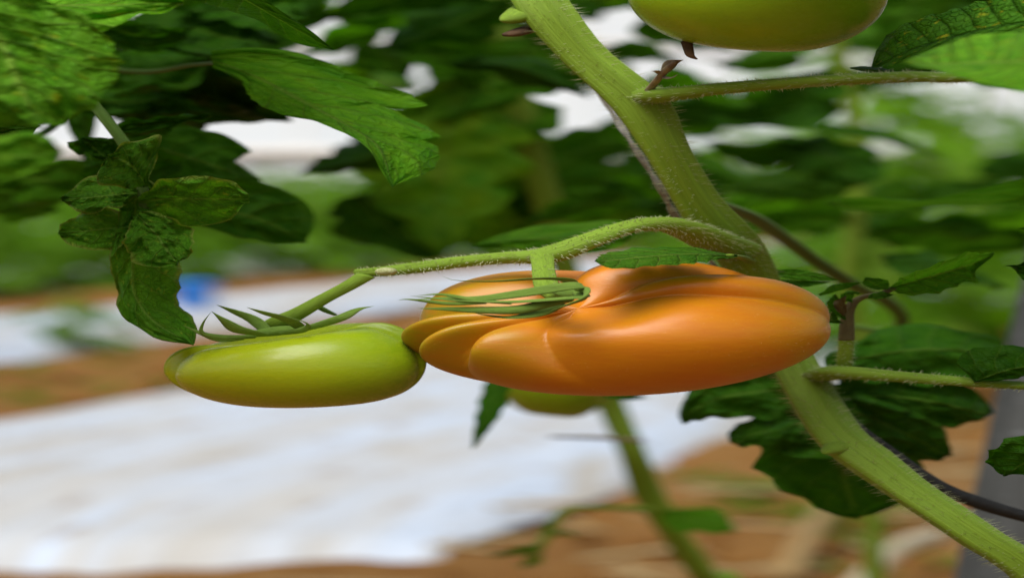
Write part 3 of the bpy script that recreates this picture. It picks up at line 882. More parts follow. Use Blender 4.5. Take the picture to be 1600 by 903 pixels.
for i, (pth, dd, wd) in enumerate([
    ([(898, 447), (884, 438), (840, 436), (770, 440), (712, 438), (690, 431)], [.584, .576, .578], 5.5),
    ([(900, 452), (910, 448), (890, 447), (820, 458), (750, 467), (690, 466), (645, 468)], [.578, .57, .566, .572], 6.5),
    ([(905, 456), (908, 462), (870, 466), (800, 471), (720, 470), (660, 464), (640, 462)], [.576, .568, .564, .57], 6.5),
    ([(895, 468), (860, 474), (810, 484), (750, 484), (690, 482), (652, 482)], [.574, .566, .564, .57], 7.0),
    ([(880, 474), (845, 488), (800, 495), (760, 492), (735, 487)], [.573, .566, .568], 5.5),
    ([(900, 450), (915, 455), (910, 466), (880, 478), (850, 490)], [.574, .568, .568], 6.0),
    ([(800, 474), (740, 468), (690, 460), (650, 462)], [.565, .568], 3.0),
    ([(760, 473), (700, 474), (640, 468), (622, 469)], [.566, .57], 3.0)]):
    sepal(pth, dd, wd * .75, cal, i * .7)

# ------------------------------------------------------------------ green tomato at left
root, fr, pts3, nf = fruit('glossy green tomato at left hanging beside the orange one', (255, 667, 503, 633), .612, (-.16, -.04, .98),
                           [(-165, .14, 2.4, 0, 1.0), (-118, .20, 1.8, 0, 1.2), (-66, .13, 1.8, 0, 1.3), (-14, .18, 1.8, 0, 1.2), (40, .12, 2.2), (110, .14, 2.2)], GREEN, squash=.80, dimple=.40, dw=.5, env0=.55, envw=.9, depth=1.5, skew=.13, block=.66)
tube('pedicel', *pp([(572, 430, .602, 6.5), (545, 446, .602, 6), (505, 467, .603, 6), (470, 487, .604, 7), (440, 502, .606, 9), (425, 515, .61, 9)]), STEM, root, n=40, m=14, ridge=.05, bump=.05)
cal = tube('calyx', *pp([(470, 512, .606, 4), (440, 516, .603, 7), (410, 520, .602, 6), (390, 524, .604, 3)]), SEPAL, root, n=16, m=12, bump=.1)
for i, (pth, dd, wd) in enumerate([
    ([(420, 520), (395, 500), (368, 488), (338, 476)], [.605, .606, .604], 7),
    ([(470, 514), (448, 500), (415, 490), (385, 480)], [.60, .594, .592], 7.5),
    ([(415, 524), (375, 516), (350, 500), (330, 486)], [.60, .594, .592], 7),
    ([(400, 526), (350, 527), (318, 520), (318, 505), (330, 487)], [.60, .594, .593], 5.5),
    ([(380, 528), (345, 530), (320, 522), (298, 513), (285, 508)], [.602, .60, .60], 5.5),
    ([(462, 518), (500, 508), (535, 496), (560, 483), (585, 478)], [.602, .60, .604], 6.5),
    ([(440, 522), (470, 516), (480, 506), (450, 494)], [.60, .594, .592], 5)]):
    sepal(pth, dd, wd * .62, cal, i * .9)
tube('twig', *pp([(492, 476, .608, 2.6), (508, 485, .609, 2.6), (524, 492, .61, 1.6)]), STEM_DK, root, n=12, m=8)
tube('blossom_end', *pp([(530, 606, .614, 3), (550, 622, .612, 2.4), (567, 630, .611, 1.2)]), BROWN, root, n=8, m=7, bump=.2)

# ------------------------------------------------------------------ green tomato at top right
root, fr, pts3, nf = fruit('smooth green tomato cut by the top edge above the leaf stalk', (978, 1387, -98, 83), .592, (.12, -.2, .97),
                           [(-160, .06, 2.2), (-70, .06, 2.2), (10, .07, 2.2), (100, .06, 2.2)], GREEN_HARD, squash=.8, dimple=.4, dw=.5, env0=.4, envw=.5, depth=1.5)
tube('blossom_end', *pp([(1074, 66, .59, 3.6), (1077, 79, .588, 3.2), (1080, 88, .587, 2.6), (1089, 93, .587, .8)]), BROWN, root, n=12, m=8, bump=.25)
tube('pedicel', *pp([(1180, -70, .60, 7), (1130, -130, .61, 7), (1000, -180, .63, 7), (800, -170, .64, 8)]), STEM, root, n=24, m=10)

# ------------------------------------------------------------------ support twine and dark cord on the stem
def twisted(name, path, mat, r, label, cat, turns=60):
    pts, _ = pp([(x, y, d, 1) for x, y, d in path])
    c = smooth_path(T(pts), 220); t, n, b = frames(c)
    root = thing(name, label, cat, pts[-1])
    for s in (0, math.pi):
        q = np.array([c[i] + r * .55 * (math.cos(i / 220 * turns + s) * n[i] + math.sin(i / 220 * turns + s) * b[i]) for i in range(220)])
        V, F, UV, N = tube_geo(W(q), [r * .62] * 4, n=330, m=6, bump=.2)
        obj('strand', mesh('strand', V, F, mat, UV), root)


twisted('support_twine', [(845, -200, .635), (866, -30, .635), (876, 10, .63), (892, 40, .64), (925, 120, .652), (962, 185, .65), (985, 220, .645), (1012, 262, .645), (1035, 300, .646), (1060, 345, .655), (1120, 420, .68)], TWINE, 2.6 * UNIT, 'pale frayed support twine twisted behind the thick stem', 'twine', 46)
cp = pp([(1180, 480, .69, 4), (1262, 585, .665, 4), (1325, 655, .66, 4.5), (1400, 712, .66, 5), (1465, 758, .66, 7), (1530, 785, .66, 8), (1600, 806, .66, 8), (1700, 830, .66, 8)])
tube('cord', *cp, CORD, None, n=60, m=10, bump=.1, label='black cord running along the lower stem to the right edge', category='cord')

# ================================================================== LEFT NEIGHBOUR
left = thing('tomato_plant', 'tomato plant at left with the drooping curled leaf and big pale near leaves', 'plant', (P(-330, 300, .66)[0], .66, 0))
bs = P(-330, 300, .66)
tube('stem', [P(-300, -500, .66), P(-320, -100, .66), P(-330, 300, .66), (bs[0] - .01, .67, .3), (bs[0], .66, -.03)], [.0035, .0034, .0036, .004, .0045], STEM, left, n=50, m=14, ridge=.06)
tube('petiole', *pp([(-320, -60, .66, 10), (-160, -20, .55, 8), (-60, 10, .45, 6)]), STEM, left, n=20, m=9)
# near pale leaf (two lobes)
traced('leaf', [(-330, -120), (-120, -120), (40, -80), (180, -40), (285, 2)], [(-330, 0), (-120, 10), (40, 10), (180, 8), (285, 4)], [(-330, 120), (-120, 130), (20, 90), (150, 48), (230, 30), (285, 6)], [.53, .54], LEAF_PALE, left, dA=.03, dB=-.01, rough=.006, wave=.003, seed=41, nu=60, label='large pale leaf lobe at top left corner')
traced('leaf', [(20, -30), (130, 30), (172, 62), (184, 100), (165, 145), (110, 190), (62, 196)], [(-60, -30), (-10, 50), (22, 110), (45, 160), (62, 197)], [(-260, -30), (-180, 100), (-110, 180), (-40, 196), (20, 198), (62, 198)], [.51, .49], LEAF_PALE, left, dA=.012, dB=0, rough=.008, wave=.004, seed=42, nu=60, teeth=9, tooth=.05, label='broad pale ribbed leaf nearest the lens')
traced('leaf', [(-120, 230), (-20, 215), (50, 207), (92, 228), (96, 240)], [(-120, 260), (-20, 248), (50, 244), (96, 241)], [(-120, 300), (-20, 285), (50, 272), (88, 255), (96, 243)], [.44, .45], LEAF_PALE, left, dA=.004, rough=.003, seed=43)
tube('petiole', *pp([(118, 160, .52, 3), (92, 190, .51, 3.5), (64, 210, .50, 3.5), (20, 225, .47, 3), (-140, 245, .45, 4)]), STEM_DK, left, n=20, m=9)

# drooping leaf: stalk and leaflets
dr = tube('leaf_stalk', *pp([(-320, 60, .66, 8), (-80, 90, .64, 7), (60, 120, .635, 5), (130, 150, .625, 4.2), (172, 195, .618, 4.5), (203, 240, .616, 4.5), (222, 290, .614, 3.6), (225, 340, .613, 3)]), STEM_DK, left, n=60, m=10, bump=.05, label='stalk of the drooping curled leaf')
kw = dict(rough=.0036, wave=.0026, widen=1.28)
traced('leaflet', [(232, 292), (236, 262), (243, 226), (228, 222), (196, 229), (170, 243)], [(228, 292), (215, 270), (195, 252), (170, 244)], [(222, 292), (195, 290), (168, 280), (160, 262), (170, 245)], [.61, .596], LEAF_MOT, dr, dA=.004, dB=-.008, seed=51, **kw)
traced('leaflet', [(212, 306), (190, 318), (150, 327), (118, 325), (96, 313)], [(215, 302), (180, 305), (140, 309), (96, 312)], [(214, 295), (185, 285), (150, 282), (115, 298), (96, 311)], [.612, .606], LEAF_MOT, dr, dA=-.006, dB=.012, seed=52, **kw)
traced('leaflet', [(216, 312), (255, 290), (305, 283), (360, 289), (389, 306)], [(216, 316), (260, 311), (320, 311), (389, 312)], [(216, 325), (250, 336), (300, 344), (355, 338), (389, 316)], [.612, .604], LEAF_MOT, dr, dA=-.004, dB=.012, fold=.004, seed=53, **kw)
traced('leaflet', [(222, 362), (190, 378), (150, 384), (112, 378), (90, 366)], [(224, 352), (180, 356), (135, 361), (90, 365)], [(222, 342), (185, 336), (150, 334), (112, 346), (90, 364)], [.612, .606], LEAF_MOT, dr, dA=-.006, dB=.008, seed=54, **kw)
traced('leaflet', [(218, 333), (262, 343), (290, 366), (296, 392), (278, 414)], [(214, 336), (240, 362), (260, 388), (278, 414)], [(208, 342), (206, 376), (228, 406), (278, 415)], [.604, .594], LEAF_MOT, dr, dA=.006, dB=-.004, fold=.003, teeth=7, seed=55, **kw)
traced('leaflet', [(232, 325), (268, 380), (276, 440), (272, 478), (296, 492), (306, 512), (302, 538)], [(212, 330), (206, 415), (212, 465), (246, 506), (302, 538)], [(188, 330), (172, 395), (176, 450), (190, 492), (236, 526), (302, 539)], [.612, .60], LEAF_MOT, dr, dA=.006, dB=-.004, fold=-.003, teeth=9, tooth=.08, seed=56, nu=60, rough=.0036, wave=.003, widen=1.05)

blade('leaflet', [(222, 275), (212, 310), (214, 350)], [.618, .618], 14, 14, LEAF_MOT, dr, rough=.003, seed=57)

# mid leaf hanging to the right, tip in focus
tube('petiole', *pp([(-310, -20, .66, 8), (0, 70, .70, 5), (200, 112, .71, 4), (300, 102, .69, 3), (345, 98, .665, 3)]), STEM_DK, left, n=30, m=8)
traced('leaf', [(330, 80), (400, 74), (470, 84), (560, 116), (640, 150), (664, 166), (625, 170), (590, 162), (640, 185), (688, 212), (672, 222), (686, 236), (676, 262), (640, 284), (614, 291)],
       [(330, 94), (400, 122), (470, 158), (540, 196), (590, 230), (614, 291)], [(335, 108), (372, 126), (400, 160), (450, 182), (500, 190), (545, 212), (578, 236), (592, 262), (614, 291)],
       [.655, .612], LEAF_BIG, left, dA=.02, dB=-.012, rough=.0035, wave=.003, teeth=16, tooth=.05, nu=110, nv=16, seed=61, label='large leaf pointing right with curled tip')
traced('leaf', [(310, -40), (380, -22), (440, 18), (480, 44), (521, 78)], [(310, -20), (370, -6), (425, 24), (475, 53), (521, 78)], [(300, 0), (345, 12), (400, 30), (450, 62), (521, 79)], [.60, .61], LEAF, left, dA=-.012, dB=.012, fold=-.008, rough=.001, seed=62, label='narrow pointed leaf at the top edge')
tube('petiole', *pp([(-310, -140, .66, 8), (100, -120, .62, 6), (315, -30, .60, 4)]), STEM_DK, left, n=24, m=8)
# shaded leaves just behind
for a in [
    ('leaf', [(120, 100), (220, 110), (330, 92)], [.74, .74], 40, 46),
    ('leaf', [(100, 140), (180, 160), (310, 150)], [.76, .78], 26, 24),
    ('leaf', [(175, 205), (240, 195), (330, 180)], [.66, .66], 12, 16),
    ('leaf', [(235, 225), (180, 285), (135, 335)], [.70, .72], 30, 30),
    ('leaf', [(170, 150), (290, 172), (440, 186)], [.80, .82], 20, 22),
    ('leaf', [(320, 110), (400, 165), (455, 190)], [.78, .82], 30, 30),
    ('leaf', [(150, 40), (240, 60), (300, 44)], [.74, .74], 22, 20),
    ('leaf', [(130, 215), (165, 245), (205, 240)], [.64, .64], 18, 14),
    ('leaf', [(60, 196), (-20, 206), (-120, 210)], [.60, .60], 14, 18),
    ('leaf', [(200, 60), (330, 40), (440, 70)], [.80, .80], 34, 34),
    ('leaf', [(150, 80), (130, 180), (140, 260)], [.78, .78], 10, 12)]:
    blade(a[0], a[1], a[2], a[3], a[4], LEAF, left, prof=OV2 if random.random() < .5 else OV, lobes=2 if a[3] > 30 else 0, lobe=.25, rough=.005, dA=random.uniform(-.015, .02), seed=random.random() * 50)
traced('leaf', [(190, 185), (270, 192), (335, 208), (390, 232), (376, 240), (340, 241), (372, 256), (407, 280)], [(190, 215), (260, 235), (330, 258), (370, 272), (407, 281)], [(195, 270), (260, 300), (320, 300), (370, 292), (407, 283)], [.71, .75], LEAF, left, dA=.015, rough=.004, seed=63, nu=60, label='dark lobed leaf behind the drooping leaf')
traced('leaf', [(240, 280), (340, 272), (420, 288), (474, 314), (491, 345), (478, 377)], [(245, 305), (330, 325), (410, 345), (478, 378)], [(250, 325), (310, 352), (370, 370), (430, 380), (478, 379)], [.70, .74], LEAF, left, dA=.015, rough=.004, seed=64, nu=50, label='dark blunt leaf lowest behind the drooping leaf')
for a in [([(150, 300), (60, 280), (-60, 260)], [.86, .86], 44, 40), ([(110, 250), (40, 300), (-60, 340)], [.9, .9], 30, 34), ([(90, 330), (20, 320), (-60, 310)], [.95, .95], 26, 26)]:
    blade('leaf', a[0], a[1], a[2], a[3], LEAF_BIG, left, rough=.006, lobes=2, seed=random.random() * 50)

# ================================================================== CENTRE PLANT BEHIND
ctr = thing('tomato_plant', 'blurred tomato plant behind, its stem rising from the soil below the orange tomato', 'plant', (P(1110, 930, 1.15)[0], 1.15, 0))
cs = pp([(700, -300, 1.05, 9), (760, -60, 1.05, 9), (800, 120, 1.05, 9), (850, 300, 1.06, 9), (905, 500, 1.08, 9), (955, 635, 1.10, 9), (985, 700, 1.10, 8.5), (1012, 770, 1.12, 10), (1050, 830, 1.13, 9), (1110, 915, 1.15, 9)])
pts = np.vstack([cs[0], [P(1150, 1000, 1.16), (P(1160, 1000, 1.16)[0], 1.17, -.03)]])
tube('stem', pts, cs[1] + [cs[1][-1]] * 2, STEM, ctr, n=80, m=12, ridge=.06)
tube('stem_tie', *pp([(998, 688, 1.075, 4), (940, 684, 1.06, 3), (862, 682, 1.05, 2)]), PURP, ctr, n=12, m=7)
tube('side_shoot', *pp([(1010, 795, 1.11, 5), (940, 793, 1.10, 4), (885, 797, 1.09, 4), (858, 830, 1.09, 4), (835, 868, 1.09, 3)]), STEM, ctr, n=30, m=8)
for pth, wA in (([(850, 835), (880, 832), (905, 838)], 4), ([(845, 850), (805, 862), (765, 868)], 6), ([(838, 860), (830, 880), (806, 884)], 5)):
    blade('leaf', pth, [1.09, 1.09], wA, wA, LEAF_OLIVE, ctr, rough=.003, nu=20, nv=5, seed=wA)
blade('leaf', [(1030, 800), (1080, 812), (1150, 830)], [1.12, 1.05], 22, 18, LEAF_BIG, ctr, rough=.004, seed=71)
blade('leaf', [(785, 560), (768, 630), (738, 702)], [.84, .80], 9, 8, LEAF, ctr, teeth=6, tooth=.25, rough=.003, seed=72)
blade('leaf', [(935, 600), (970, 615), (1010, 622)], [.84, .82], 8, 10, LEAF, ctr, rough=.003, seed=73)
traced('leaf', [(735, 384), (800, 362), (870, 350), (950, 344), (1010, 350)], [(735, 385), (800, 376), (870, 372), (950, 366), (1010, 352)], [(735, 386), (800, 388), (870, 396), (950, 392), (1010, 356)], [.74, .72], LEAF_BIG, ctr, dA=.02, rough=.003, seed=74, label='soft green leaf just behind the truss stem')
CL_ = [  # path, depths, half widths, material, lobes
    ([(720, 120), (690, 260), (690, 402)], [1.0, .98], 56, 56, LEAF_OLIVE, 5),
    ([(640, 215), (560, 250), (470, 272)], [.95, .95], 26, 30, LEAF, 3),
    ([(560, 300), (600, 350), (690, 400)], [.98, 1.0], 30, 34, LEAF, 3),
    ([(850, 60), (780, 120), (640, 200)], [1.0, 1.0], 46, 46, LEAF_BIG, 4),
    ([(700, 100), (800, 105), (920, 150)], [.92, .92], 18, 18, LEAF, 0),
    ([(880, 170), (800, 190), (720, 250)], [1.05, 1.05], 34, 34, LEAF_BIG, 3),
    ([(990, 230), (900, 240), (800, 330)], [1.1, 1.1], 44, 40, LEAF_BIG, 4),
    ([(860, 290), (780, 320), (740, 390)], [1.1, 1.1], 36, 36, LEAF_OLIVE, 3),
    ([(800, 0), (700, 40), (600, 80)], [1.0, 1.0], 34, 34, LEAF, 3),
    ([(760, -40), (640, -10), (500, 30)], [1.0, 1.0], 36, 30, LEAF, 3),
    ([(640, 10), (580, 30), (520, 20)], [1.1, 1.1], 24, 20, LEAF_BIG, 0),
    ([(600, 50), (540, 60), (470, 90)], [1.1, 1.1], 20, 16, LEAF_BIG, 0),
    ([(560, 70), (600, 90), (640, 120)], [1.0, 1.0], 18, 22, LEAF_BIG, 0),
    ([(660, 70), (700, 100), (760, 110)], [1.0, 1.0], 24, 20, LEAF_BIG, 2),
    ([(780, 40), (860, 70), (920, 110)], [1.1, 1.1], 22, 20, LEAF, 2),
    ([(980, 300), (920, 320), (830, 350)], [1.0, 1.0], 24, 26, LEAF_BIG, 2),
    ([(470, -30), (420, 60), (330, 110)], [1.0, 1.0], 28, 28, LEAF, 2),
    ([(560, -60), (480, -20), (400, -10)], [.9, .9], 26, 20, LEAF, 2)]
for i, (pth, d, a, b, m, lo) in enumerate(CL_):
    blade('leaf', pth, d, a, b, m, ctr, prof=OV2 if i % 2 else OV, lobes=lo, lobe=.3, rough=.008, dA=random.uniform(-.02, .03), dB=random.uniform(-.02, .03), seed=i * 1.7, nu=36, nv=8)

root, fr, pts3, nf = fruit('blurred green tomato low behind the orange one', (775, 960, 520, 653), 1.0, (.1, .1, .99), [(-120, .06, 2.2), (-30, .06, 2.2), (60, .06, 2.2)], GREEN_HARD, squash=.8, dimple=.4, depth=1.5, nt=50, nf=100)
tube('pedicel', *pp([(867, 540, 1.0, 5), (880, 500, 1.03, 5), (905, 480, 1.06, 6)]), STEM, root, n=14, m=8)

# ================================================================== RIGHT PLANT BEHIND
rgt = thing('tomato_plant', 'blurred tomato plant behind at right with thin upright stem', 'plant', (P(1360, 800, 1.35)[0], 1.35, 0))
rs = pp([(1250, -300, 1.3, 6), (1290, -20, 1.3, 6), (1335, 200, 1.32, 5), (1338, 330, 1.33, 5.5), (1324, 430, 1.33, 5.5), (1345, 560, 1.34, 6), (1365, 800, 1.35, 6)])
tube('stem', np.vstack([rs[0], [(P(1365, 800, 1.35)[0], 1.35, -.03)]]), rs[1] + [rs[1][-1]], STEM, rgt, n=60, m=10)
tube('petiole', *pp([(1335, 325, 1.33, 4), (1290, 350, 1.25, 4), (1230, 382, 1.2, 4)]), STEM, rgt, n=20, m=8)
RL_ = [
    ([(1290, 110), (1200, 180), (1090, 160)], [1.1, 1.1], 34, 30, LEAF, 3),
    ([(1270, 230), (1190, 240), (1100, 225)], [1.1, 1.1], 26, 24, LEAF, 3),
    ([(1350, 290), (1290, 240), (1215, 212)], [1.1, 1.1], 34, 30, LEAF, 3),
    ([(1260, 200), (1370, 210), (1475, 248)], [1.2, 1.2], 8, 9, LEAF, 0),
    ([(1340, 290), (1240, 290), (1140, 300)], [1.15, 1.15], 26, 26, LEAF_BIG, 3),
    ([(1330, 350), (1250, 340), (1170, 350)], [1.2, 1.2], 24, 24, LEAF_BIG, 2),
    ([(1350, 360), (1480, 366), (1640, 380)], [1.1, 1.1], 32, 36, LEAF, 3),
    ([(1380, 400), (1460, 420), (1570, 450)], [1.0, 1.0], 18, 18, LEAF, 2),
    ([(1500, 340), (1600, 350), (1680, 330)], [1.2, 1.2], 24, 24, LEAF_BIG, 2),
    ([(1300, -20), (1220, 70), (1130, 110)], [1.1, 1.1], 30, 24, LEAF_BIG, 2),
    ([(1400, -60), (1430, 10), (1390, 80)], [1.1, 1.1], 30, 30, LEAF_BIG, 2),
    ([(1000, 30), (1060, 60), (1150, 80)], [1.15, 1.15], 16, 18, LEAF_BIG, 2),
    ([(930, 90), (990, 80), (1060, 100)], [1.2, 1.2], 12, 12, LEAF_BIG, 0),
    ([(1250, 80), (1180, 100), (1110, 98)], [1.15, 1.15], 18, 14, LEAF_BIG, 0)]
for i, (pth, d, a, b, m, lo) in enumerate(RL_):
    blade('leaf', pth, d, a, b, m, rgt, prof=OV2 if i % 2 else OV, lobes=lo, lobe=.3, rough=.008, dA=random.uniform(-.02, .03), dB=random.uniform(-.02, .03), seed=i * 2.3 + 100, nu=36, nv=8)

GAPS = [(450, 215, 95, 42), (500, 80, 36, 16), (640, 92, 24, 26), (690, 165, 46, 22), (905, 175, 55, 32), (850, 252, 42, 24), (1320, 190, 140, 42), (1225, 240, 70, 26), (1420, 245, 100, 46),
        (1500, 185, 140, 60), (1110, 95, 52, 22), (960, 55, 32, 20), (130, 195, 50, 28), (420, 310, 110, 60), (215, 45, 40, 20), (580, 25, 25, 12), (1260, 95, 40, 20), (1060, 55, 30, 14)]


def fill_leaves(plant, n, xr, yr, dr_, mats, seed, wr=(20, 34), maxy=400):
    r = random.Random(seed); k = tries = 0
    while k < n and tries < n * 40:
        tries += 1
        x, y = r.uniform(*xr), r.uniform(*yr)
        L = r.uniform(45, 80); a = r.choice((-1, 1)) * r.uniform(.15, 1.1) + (0 if r.random() < .5 else math.pi)
        dx, dy = math.cos(a) * L * S, abs(math.sin(a)) * L * (1 if r.random() < .8 else -1)
        w_ = r.uniform(*wr)
        pth = [(x - dx * .5, y - dy * .5), (x + r.uniform(-20, 20), y + r.uniform(-8, 8)), (x + dx * .5, y + dy * .5)]
        bad = False
        for f in np.linspace(0, 1, 7):
            qx, qy = pth[0][0] + (pth[2][0] - pth[0][0]) * f, pth[0][1] + (pth[2][1] - pth[0][1]) * f
            ww = w_ * math.sin(math.pi * f) ** .5
            for gx, gy, ga, gb in GAPS:
                ga, gb = ga * .85, gb * .85
                if ((qx - gx) / (ga + ww * 1.6)) ** 2 + ((qy - gy) / (gb + ww * .8)) ** 2 < 1: bad = True
            if qy + ww > maxy: bad = True
        if bad: continue
        d = r.uniform(*dr_)
        blade('leaf', pth, [d, d + r.uniform(-.04, .04)], w_, w_ * r.uniform(.8, 1.1), r.choice(mats), plant, prof=r.choice((OV, OV2)), lobes=r.choice((0, 2, 3, 4)), lobe=.3,
              rough=.008, dA=r.uniform(-.03, .04), dB=r.uniform(-.03, .04), seed=r.random() * 90, nu=30, nv=6)
        k += 1


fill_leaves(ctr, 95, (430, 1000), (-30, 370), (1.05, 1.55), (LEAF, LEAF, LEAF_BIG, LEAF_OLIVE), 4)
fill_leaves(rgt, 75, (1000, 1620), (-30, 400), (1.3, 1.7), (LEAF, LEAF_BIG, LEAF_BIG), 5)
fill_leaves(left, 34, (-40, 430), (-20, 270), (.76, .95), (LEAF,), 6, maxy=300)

# upper leaves of these plants, above the picture: they shade what hangs below
TOP = []
for k in range(3):
    V, F, UV = compound_leaf(k + 40); TOP.append(mesh('leaf', V, F, LEAF, UV))
rt = random.Random(3)
for plant, xr, yr, n in ((ctr, (-.25, .0), (.85, 1.1), 3), (rgt, (.10, .45), (.9, 1.4), 4), (left, (-.40, -.08), (.78, .95), 20)):
    for k in range(n):
        o = bpy.data.objects.new('leaf', rt.choice(TOP)); C.objects.link(o); o.parent = plant
        y = rt.uniform(*yr)
        top = (CAM_H + .5 * 903 * K * y - y * math.tan(PITCH))
        s = rt.uniform(.16, .26)
        o.location = Vector((rt.uniform(*xr), y, top + s * .55 + rt.uniform(.0, .35))) - plant.location
        o.rotation_euler = (rt.uniform(-.3, .3), rt.uniform(-.1, .3), rt.random() * 6.28); o.scale = (s, s, s)

# unseen leaf blades added beyond the top and right edges to block light
for pth, d, w_, dd in (([(1120, -240), (1270, -215), (1500, -200)], .53, 100, .055), ([(-150, -330), (150, -310), (440, -290)], .64, 100, .05), ([(-350, -540), (0, -510), (320, -500)], .6, 110, .05), ([(1900, -100), (1830, 100), (1790, 300)], .55, 42, .02),
                       ([(1950, 250), (1860, 420), (1800, 600)], .52, 45, .02), ([(1950, 550), (1870, 700), (1810, 880)], .58, 45, .02), ([(1700, -260), (1850, -200), (2000, -160)], .6, 90, .04)):
    blade('leaf', pth, [d, d], w_, w_, LEAF, main if pth[1][0] > 800 else left, dA=dd, dB=-dd, rough=.006, lobes=3, teeth=9, seed=w_ + d * 10)

# ================================================================== POST, BUCKET, DEBRIS
def post():
    m, t, p, out = M('weathered_steel')
    tc = t.nodes.new('ShaderNodeTexCoord')
    n = noise_(t, mapping(t, tc.outputs['Object'], (1, 1, .6)), 45, 8, .7)
    n2 = noise_(t, mapping(t, tc.outputs['Object'], (1, 1, 2.0)), 120, 4, .6)
    col = mixc(t, ramp(t, n, [(.3, (0, 0, 0)), (.7, (1, 1, 1))]), (.05, .054, .054), (.09, .094, .092))
    col = mixc(t, ramp(t, n2, [(.62, (0, 0, 0)), (.7, (.6, .6, .6))]), col, (.22, .24, .25))
    t.links.new(col, p.inputs['Base Color']); p.inputs['Roughness'].default_value = .6; p.inputs['Specular IOR Level'].default_value = .3
    t.links.new(bump(t, n2, .3, .002), p.inputs['Normal'])
    d = .95
    a = P(1692, 380, d); b = P(1572, 903, d)
    ax = (b - a) / (b[2] - a[2])
    bot = a + ax * (-.06 - a[2]); tp = a + ax * (1.5 - a[2])
    root = thing('support_post', 'grey weathered metal post leaning at the right edge', 'post', a + ax * (0 - a[2]))
    r = 78 * K * d / 1.0
    tube('pole', [bot, a, b * .5 + a * .5, tp][:2] + [tp], [r, r, r], m, root, n=12, m=28, stretch=False)
    tube('post_cap', [tp, tp + np.array((0, 0, .012))], [r * 1.1, r * 1.1], m, root, n=3, m=24, stretch=False)


post()


def bucket():
    g = G(303, 503)
    r = 34 * K * g[1]; h = 40 * K * g[1]
    root = thing('bucket', 'bright blue plastic bucket standing on the far white mulch', 'bucket', (g[0], g[1], .07))
    m = flat_mat('blue_plastic', (.004, .20, .70), (.006, .24, .78), 6, .4, .02)
    prof = [(0, 0), (.80, 0), (.84, .03), (.98, .93), (1.05, .93), (1.05, 1.0), (.99, 1.0), (.95, .95), (.80, .04), (0, .04)]
    V, F = [], []
    ns = 32
    for q, z in prof:
        for k in range(ns):
            a = 2 * math.pi * k / ns; V.append((g[0] + r * q * math.cos(a), g[1] + r * q * math.sin(a), .07 + h * z))
    F = grid_faces(len(prof), ns, True)
    obj('body', mesh('body', V, F, m), root)
    pts = [(g[0] + r * 1.06 * math.cos(a), g[1] - r * .3 * math.sin(a), .07 + h * .9 - h * .25 * math.sin(a)) for a in np.linspace(0, math.pi, 14)]
    tube('handle', pts, [.004, .004], flat_mat('wire', (.4, .4, .4), (.5, .5, .5), 10, .3, 0, 1.0), root, n=30, m=6, stretch=False)


bucket()

# soil clods, straw and low weeds
def clods():
    bm = bmesh.new()
    r = random.Random(9)
    for k in range(1500):
        x, y = r.uniform(-4, 4), r.uniform(2.2, 10)
        o = row_off(x, y)
        inside = (-.1 < o < 1.95 and y > 3.3) or (2.9 < o < 4.7) or (5.7 < o < 7.5) or (-2.8 < o < -.95)
        if inside and r.random() < .985: continue
        s = r.uniform(.008, .035) * (1 if not inside else .5)
        g = bmesh.ops.create_icosphere(bm, subdivisions=1, radius=s)
        z = .05 if inside else -.005
        sd_ = r.random() * 100
        for v in g['verts']:
            v.co *= 1 + .5 * mnoise.noise(v.co * (1.2 / s) + Vector((sd_, 0, 0)))
            v.co.x *= 1.7; v.co.z *= .7
            v.co += Vector((x, y, z))
    me = bpy.data.meshes.new('soil_clods'); bm.to_mesh(me); bm.free(); me.materials.append(SOIL_M)
    o = bpy.data.objects.new('soil_clods', me); C.objects.link(o)
    tag(o, 'stuff', 'loose brown soil clods scattered on the paths between the mulch', 'soil')


clods()


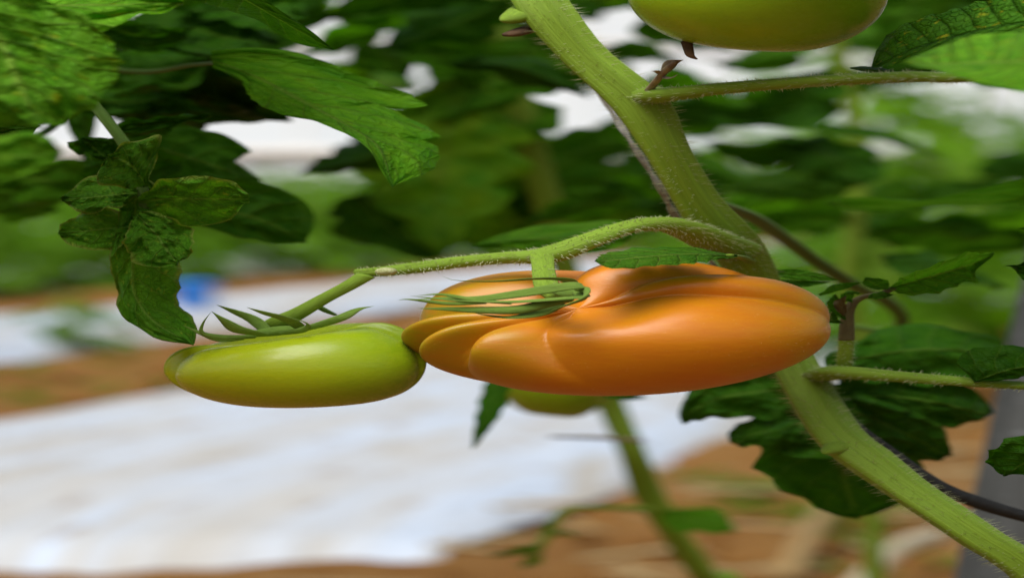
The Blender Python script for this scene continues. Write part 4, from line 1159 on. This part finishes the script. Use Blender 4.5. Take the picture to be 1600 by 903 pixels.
def scatter_straw():
    V, F = [], []
    r = random.Random(12)
    for k in range(420):
        x, y = r.uniform(-.5, 2.4), r.uniform(2.6, 7)
        if row_off(x, y) > 0: continue
        a = r.random() * math.pi; L = r.uniform(.03, .14); wd = r.uniform(.002, .005)
        z = r.uniform(.0, .03)
        d = np.array((math.cos(a) * 1.8, math.sin(a), r.uniform(-.1, .1))) * L; e = np.array((-math.sin(a), math.cos(a), 0)) * wd; u = np.array((0, 0, wd))
        c = np.array((x, y, z)); k0 = len(V)
        for s in (-1, 1):
            for q in (e, u, -e, -u): V.append(c + s * d * .5 + q)
        for i in range(4): F.append((k0 + i, k0 + (i + 1) % 4, k0 + 4 + (i + 1) % 4, k0 + 4 + i))
    m = flat_mat('straw', (.24, .16, .06), (.38, .29, .14), 8, .8, .1)
    obj('straw_litter', mesh('straw_litter', V, F, m, None, False), None, 'stuff', 'dry straw bits littering the soil at lower right', 'straw')


scatter_straw()
g0, g1 = G(1330, 925, .03), G(1470, 835, .06)
tube('dead_stalk', [g0, (g0 + g1) / 2 + np.array((0, 0, .02)), g1], [.016, .015, .012], flat_mat('pale_stalk', (.32, .28, .18), (.44, .39, .28), 12, .8, .3), None, n=16, m=8, stretch=False, bump=.1, label='pale dry stalk lying on the soil at lower right', category='stalk')
g0, g1 = G(1230, 900, .03), G(1330, 780, .05)
tube('dead_stalk', [g0, (g0 + g1) / 2 + np.array((0, 0, .03)), g1], [.02, .018, .012], flat_mat('tan_stalk', (.24, .15, .05), (.34, .24, .10), 12, .8, .3), None, n=16, m=8, stretch=False, bump=.1, label='tan dry stalk lying on the soil left of the pale one', category='stalk')


def weeds():
    V, F, UV = [], [], []
    r = random.Random(33)
    spots = [(x, y) for x, y in ((r.uniform(-2.6, -.2), r.uniform(6.0, 8.2)) for _ in range(260)) if 1.95 < row_off(x, y) < 2.95 and mnoise.noise((x * 1.3, y * 2.0, 4)) > .05]
    for gx, gy in ((1255, 800), (1190, 760), (1380, 860), (1320, 800)):
        q = G(gx, gy)
        spots += [(q[0] + r.gauss(0, .06), q[1] + r.gauss(0, .08)) for _ in range(10)]
    for x, y in spots:
        for k in range(4):
            a = r.random() * 6.28; L = r.uniform(.03, .07); w_ = L * .2
            d = np.array((math.cos(a) * 1.6, math.sin(a), r.uniform(.1, .6))); e = np.array((-math.sin(a) * 1.4, math.cos(a), 0))
            c = np.array((x, y, .0)); k0 = len(V)
            V += [c, c + d * L * .5 + e * w_, c + d * L - np.array((0, 0, L * .2)), c + d * L * .5 - e * w_]
            UV += [(0, .5), (.5, 1), (1, .5), (.5, 0)]
            F += [(k0, k0 + 1, k0 + 2), (k0, k0 + 2, k0 + 3)]
    obj('weeds', mesh('weeds', V, F, LEAF_FAR, UV), None, 'stuff', 'low green weeds growing on the soil path between mulch strips', 'weeds')


weeds()
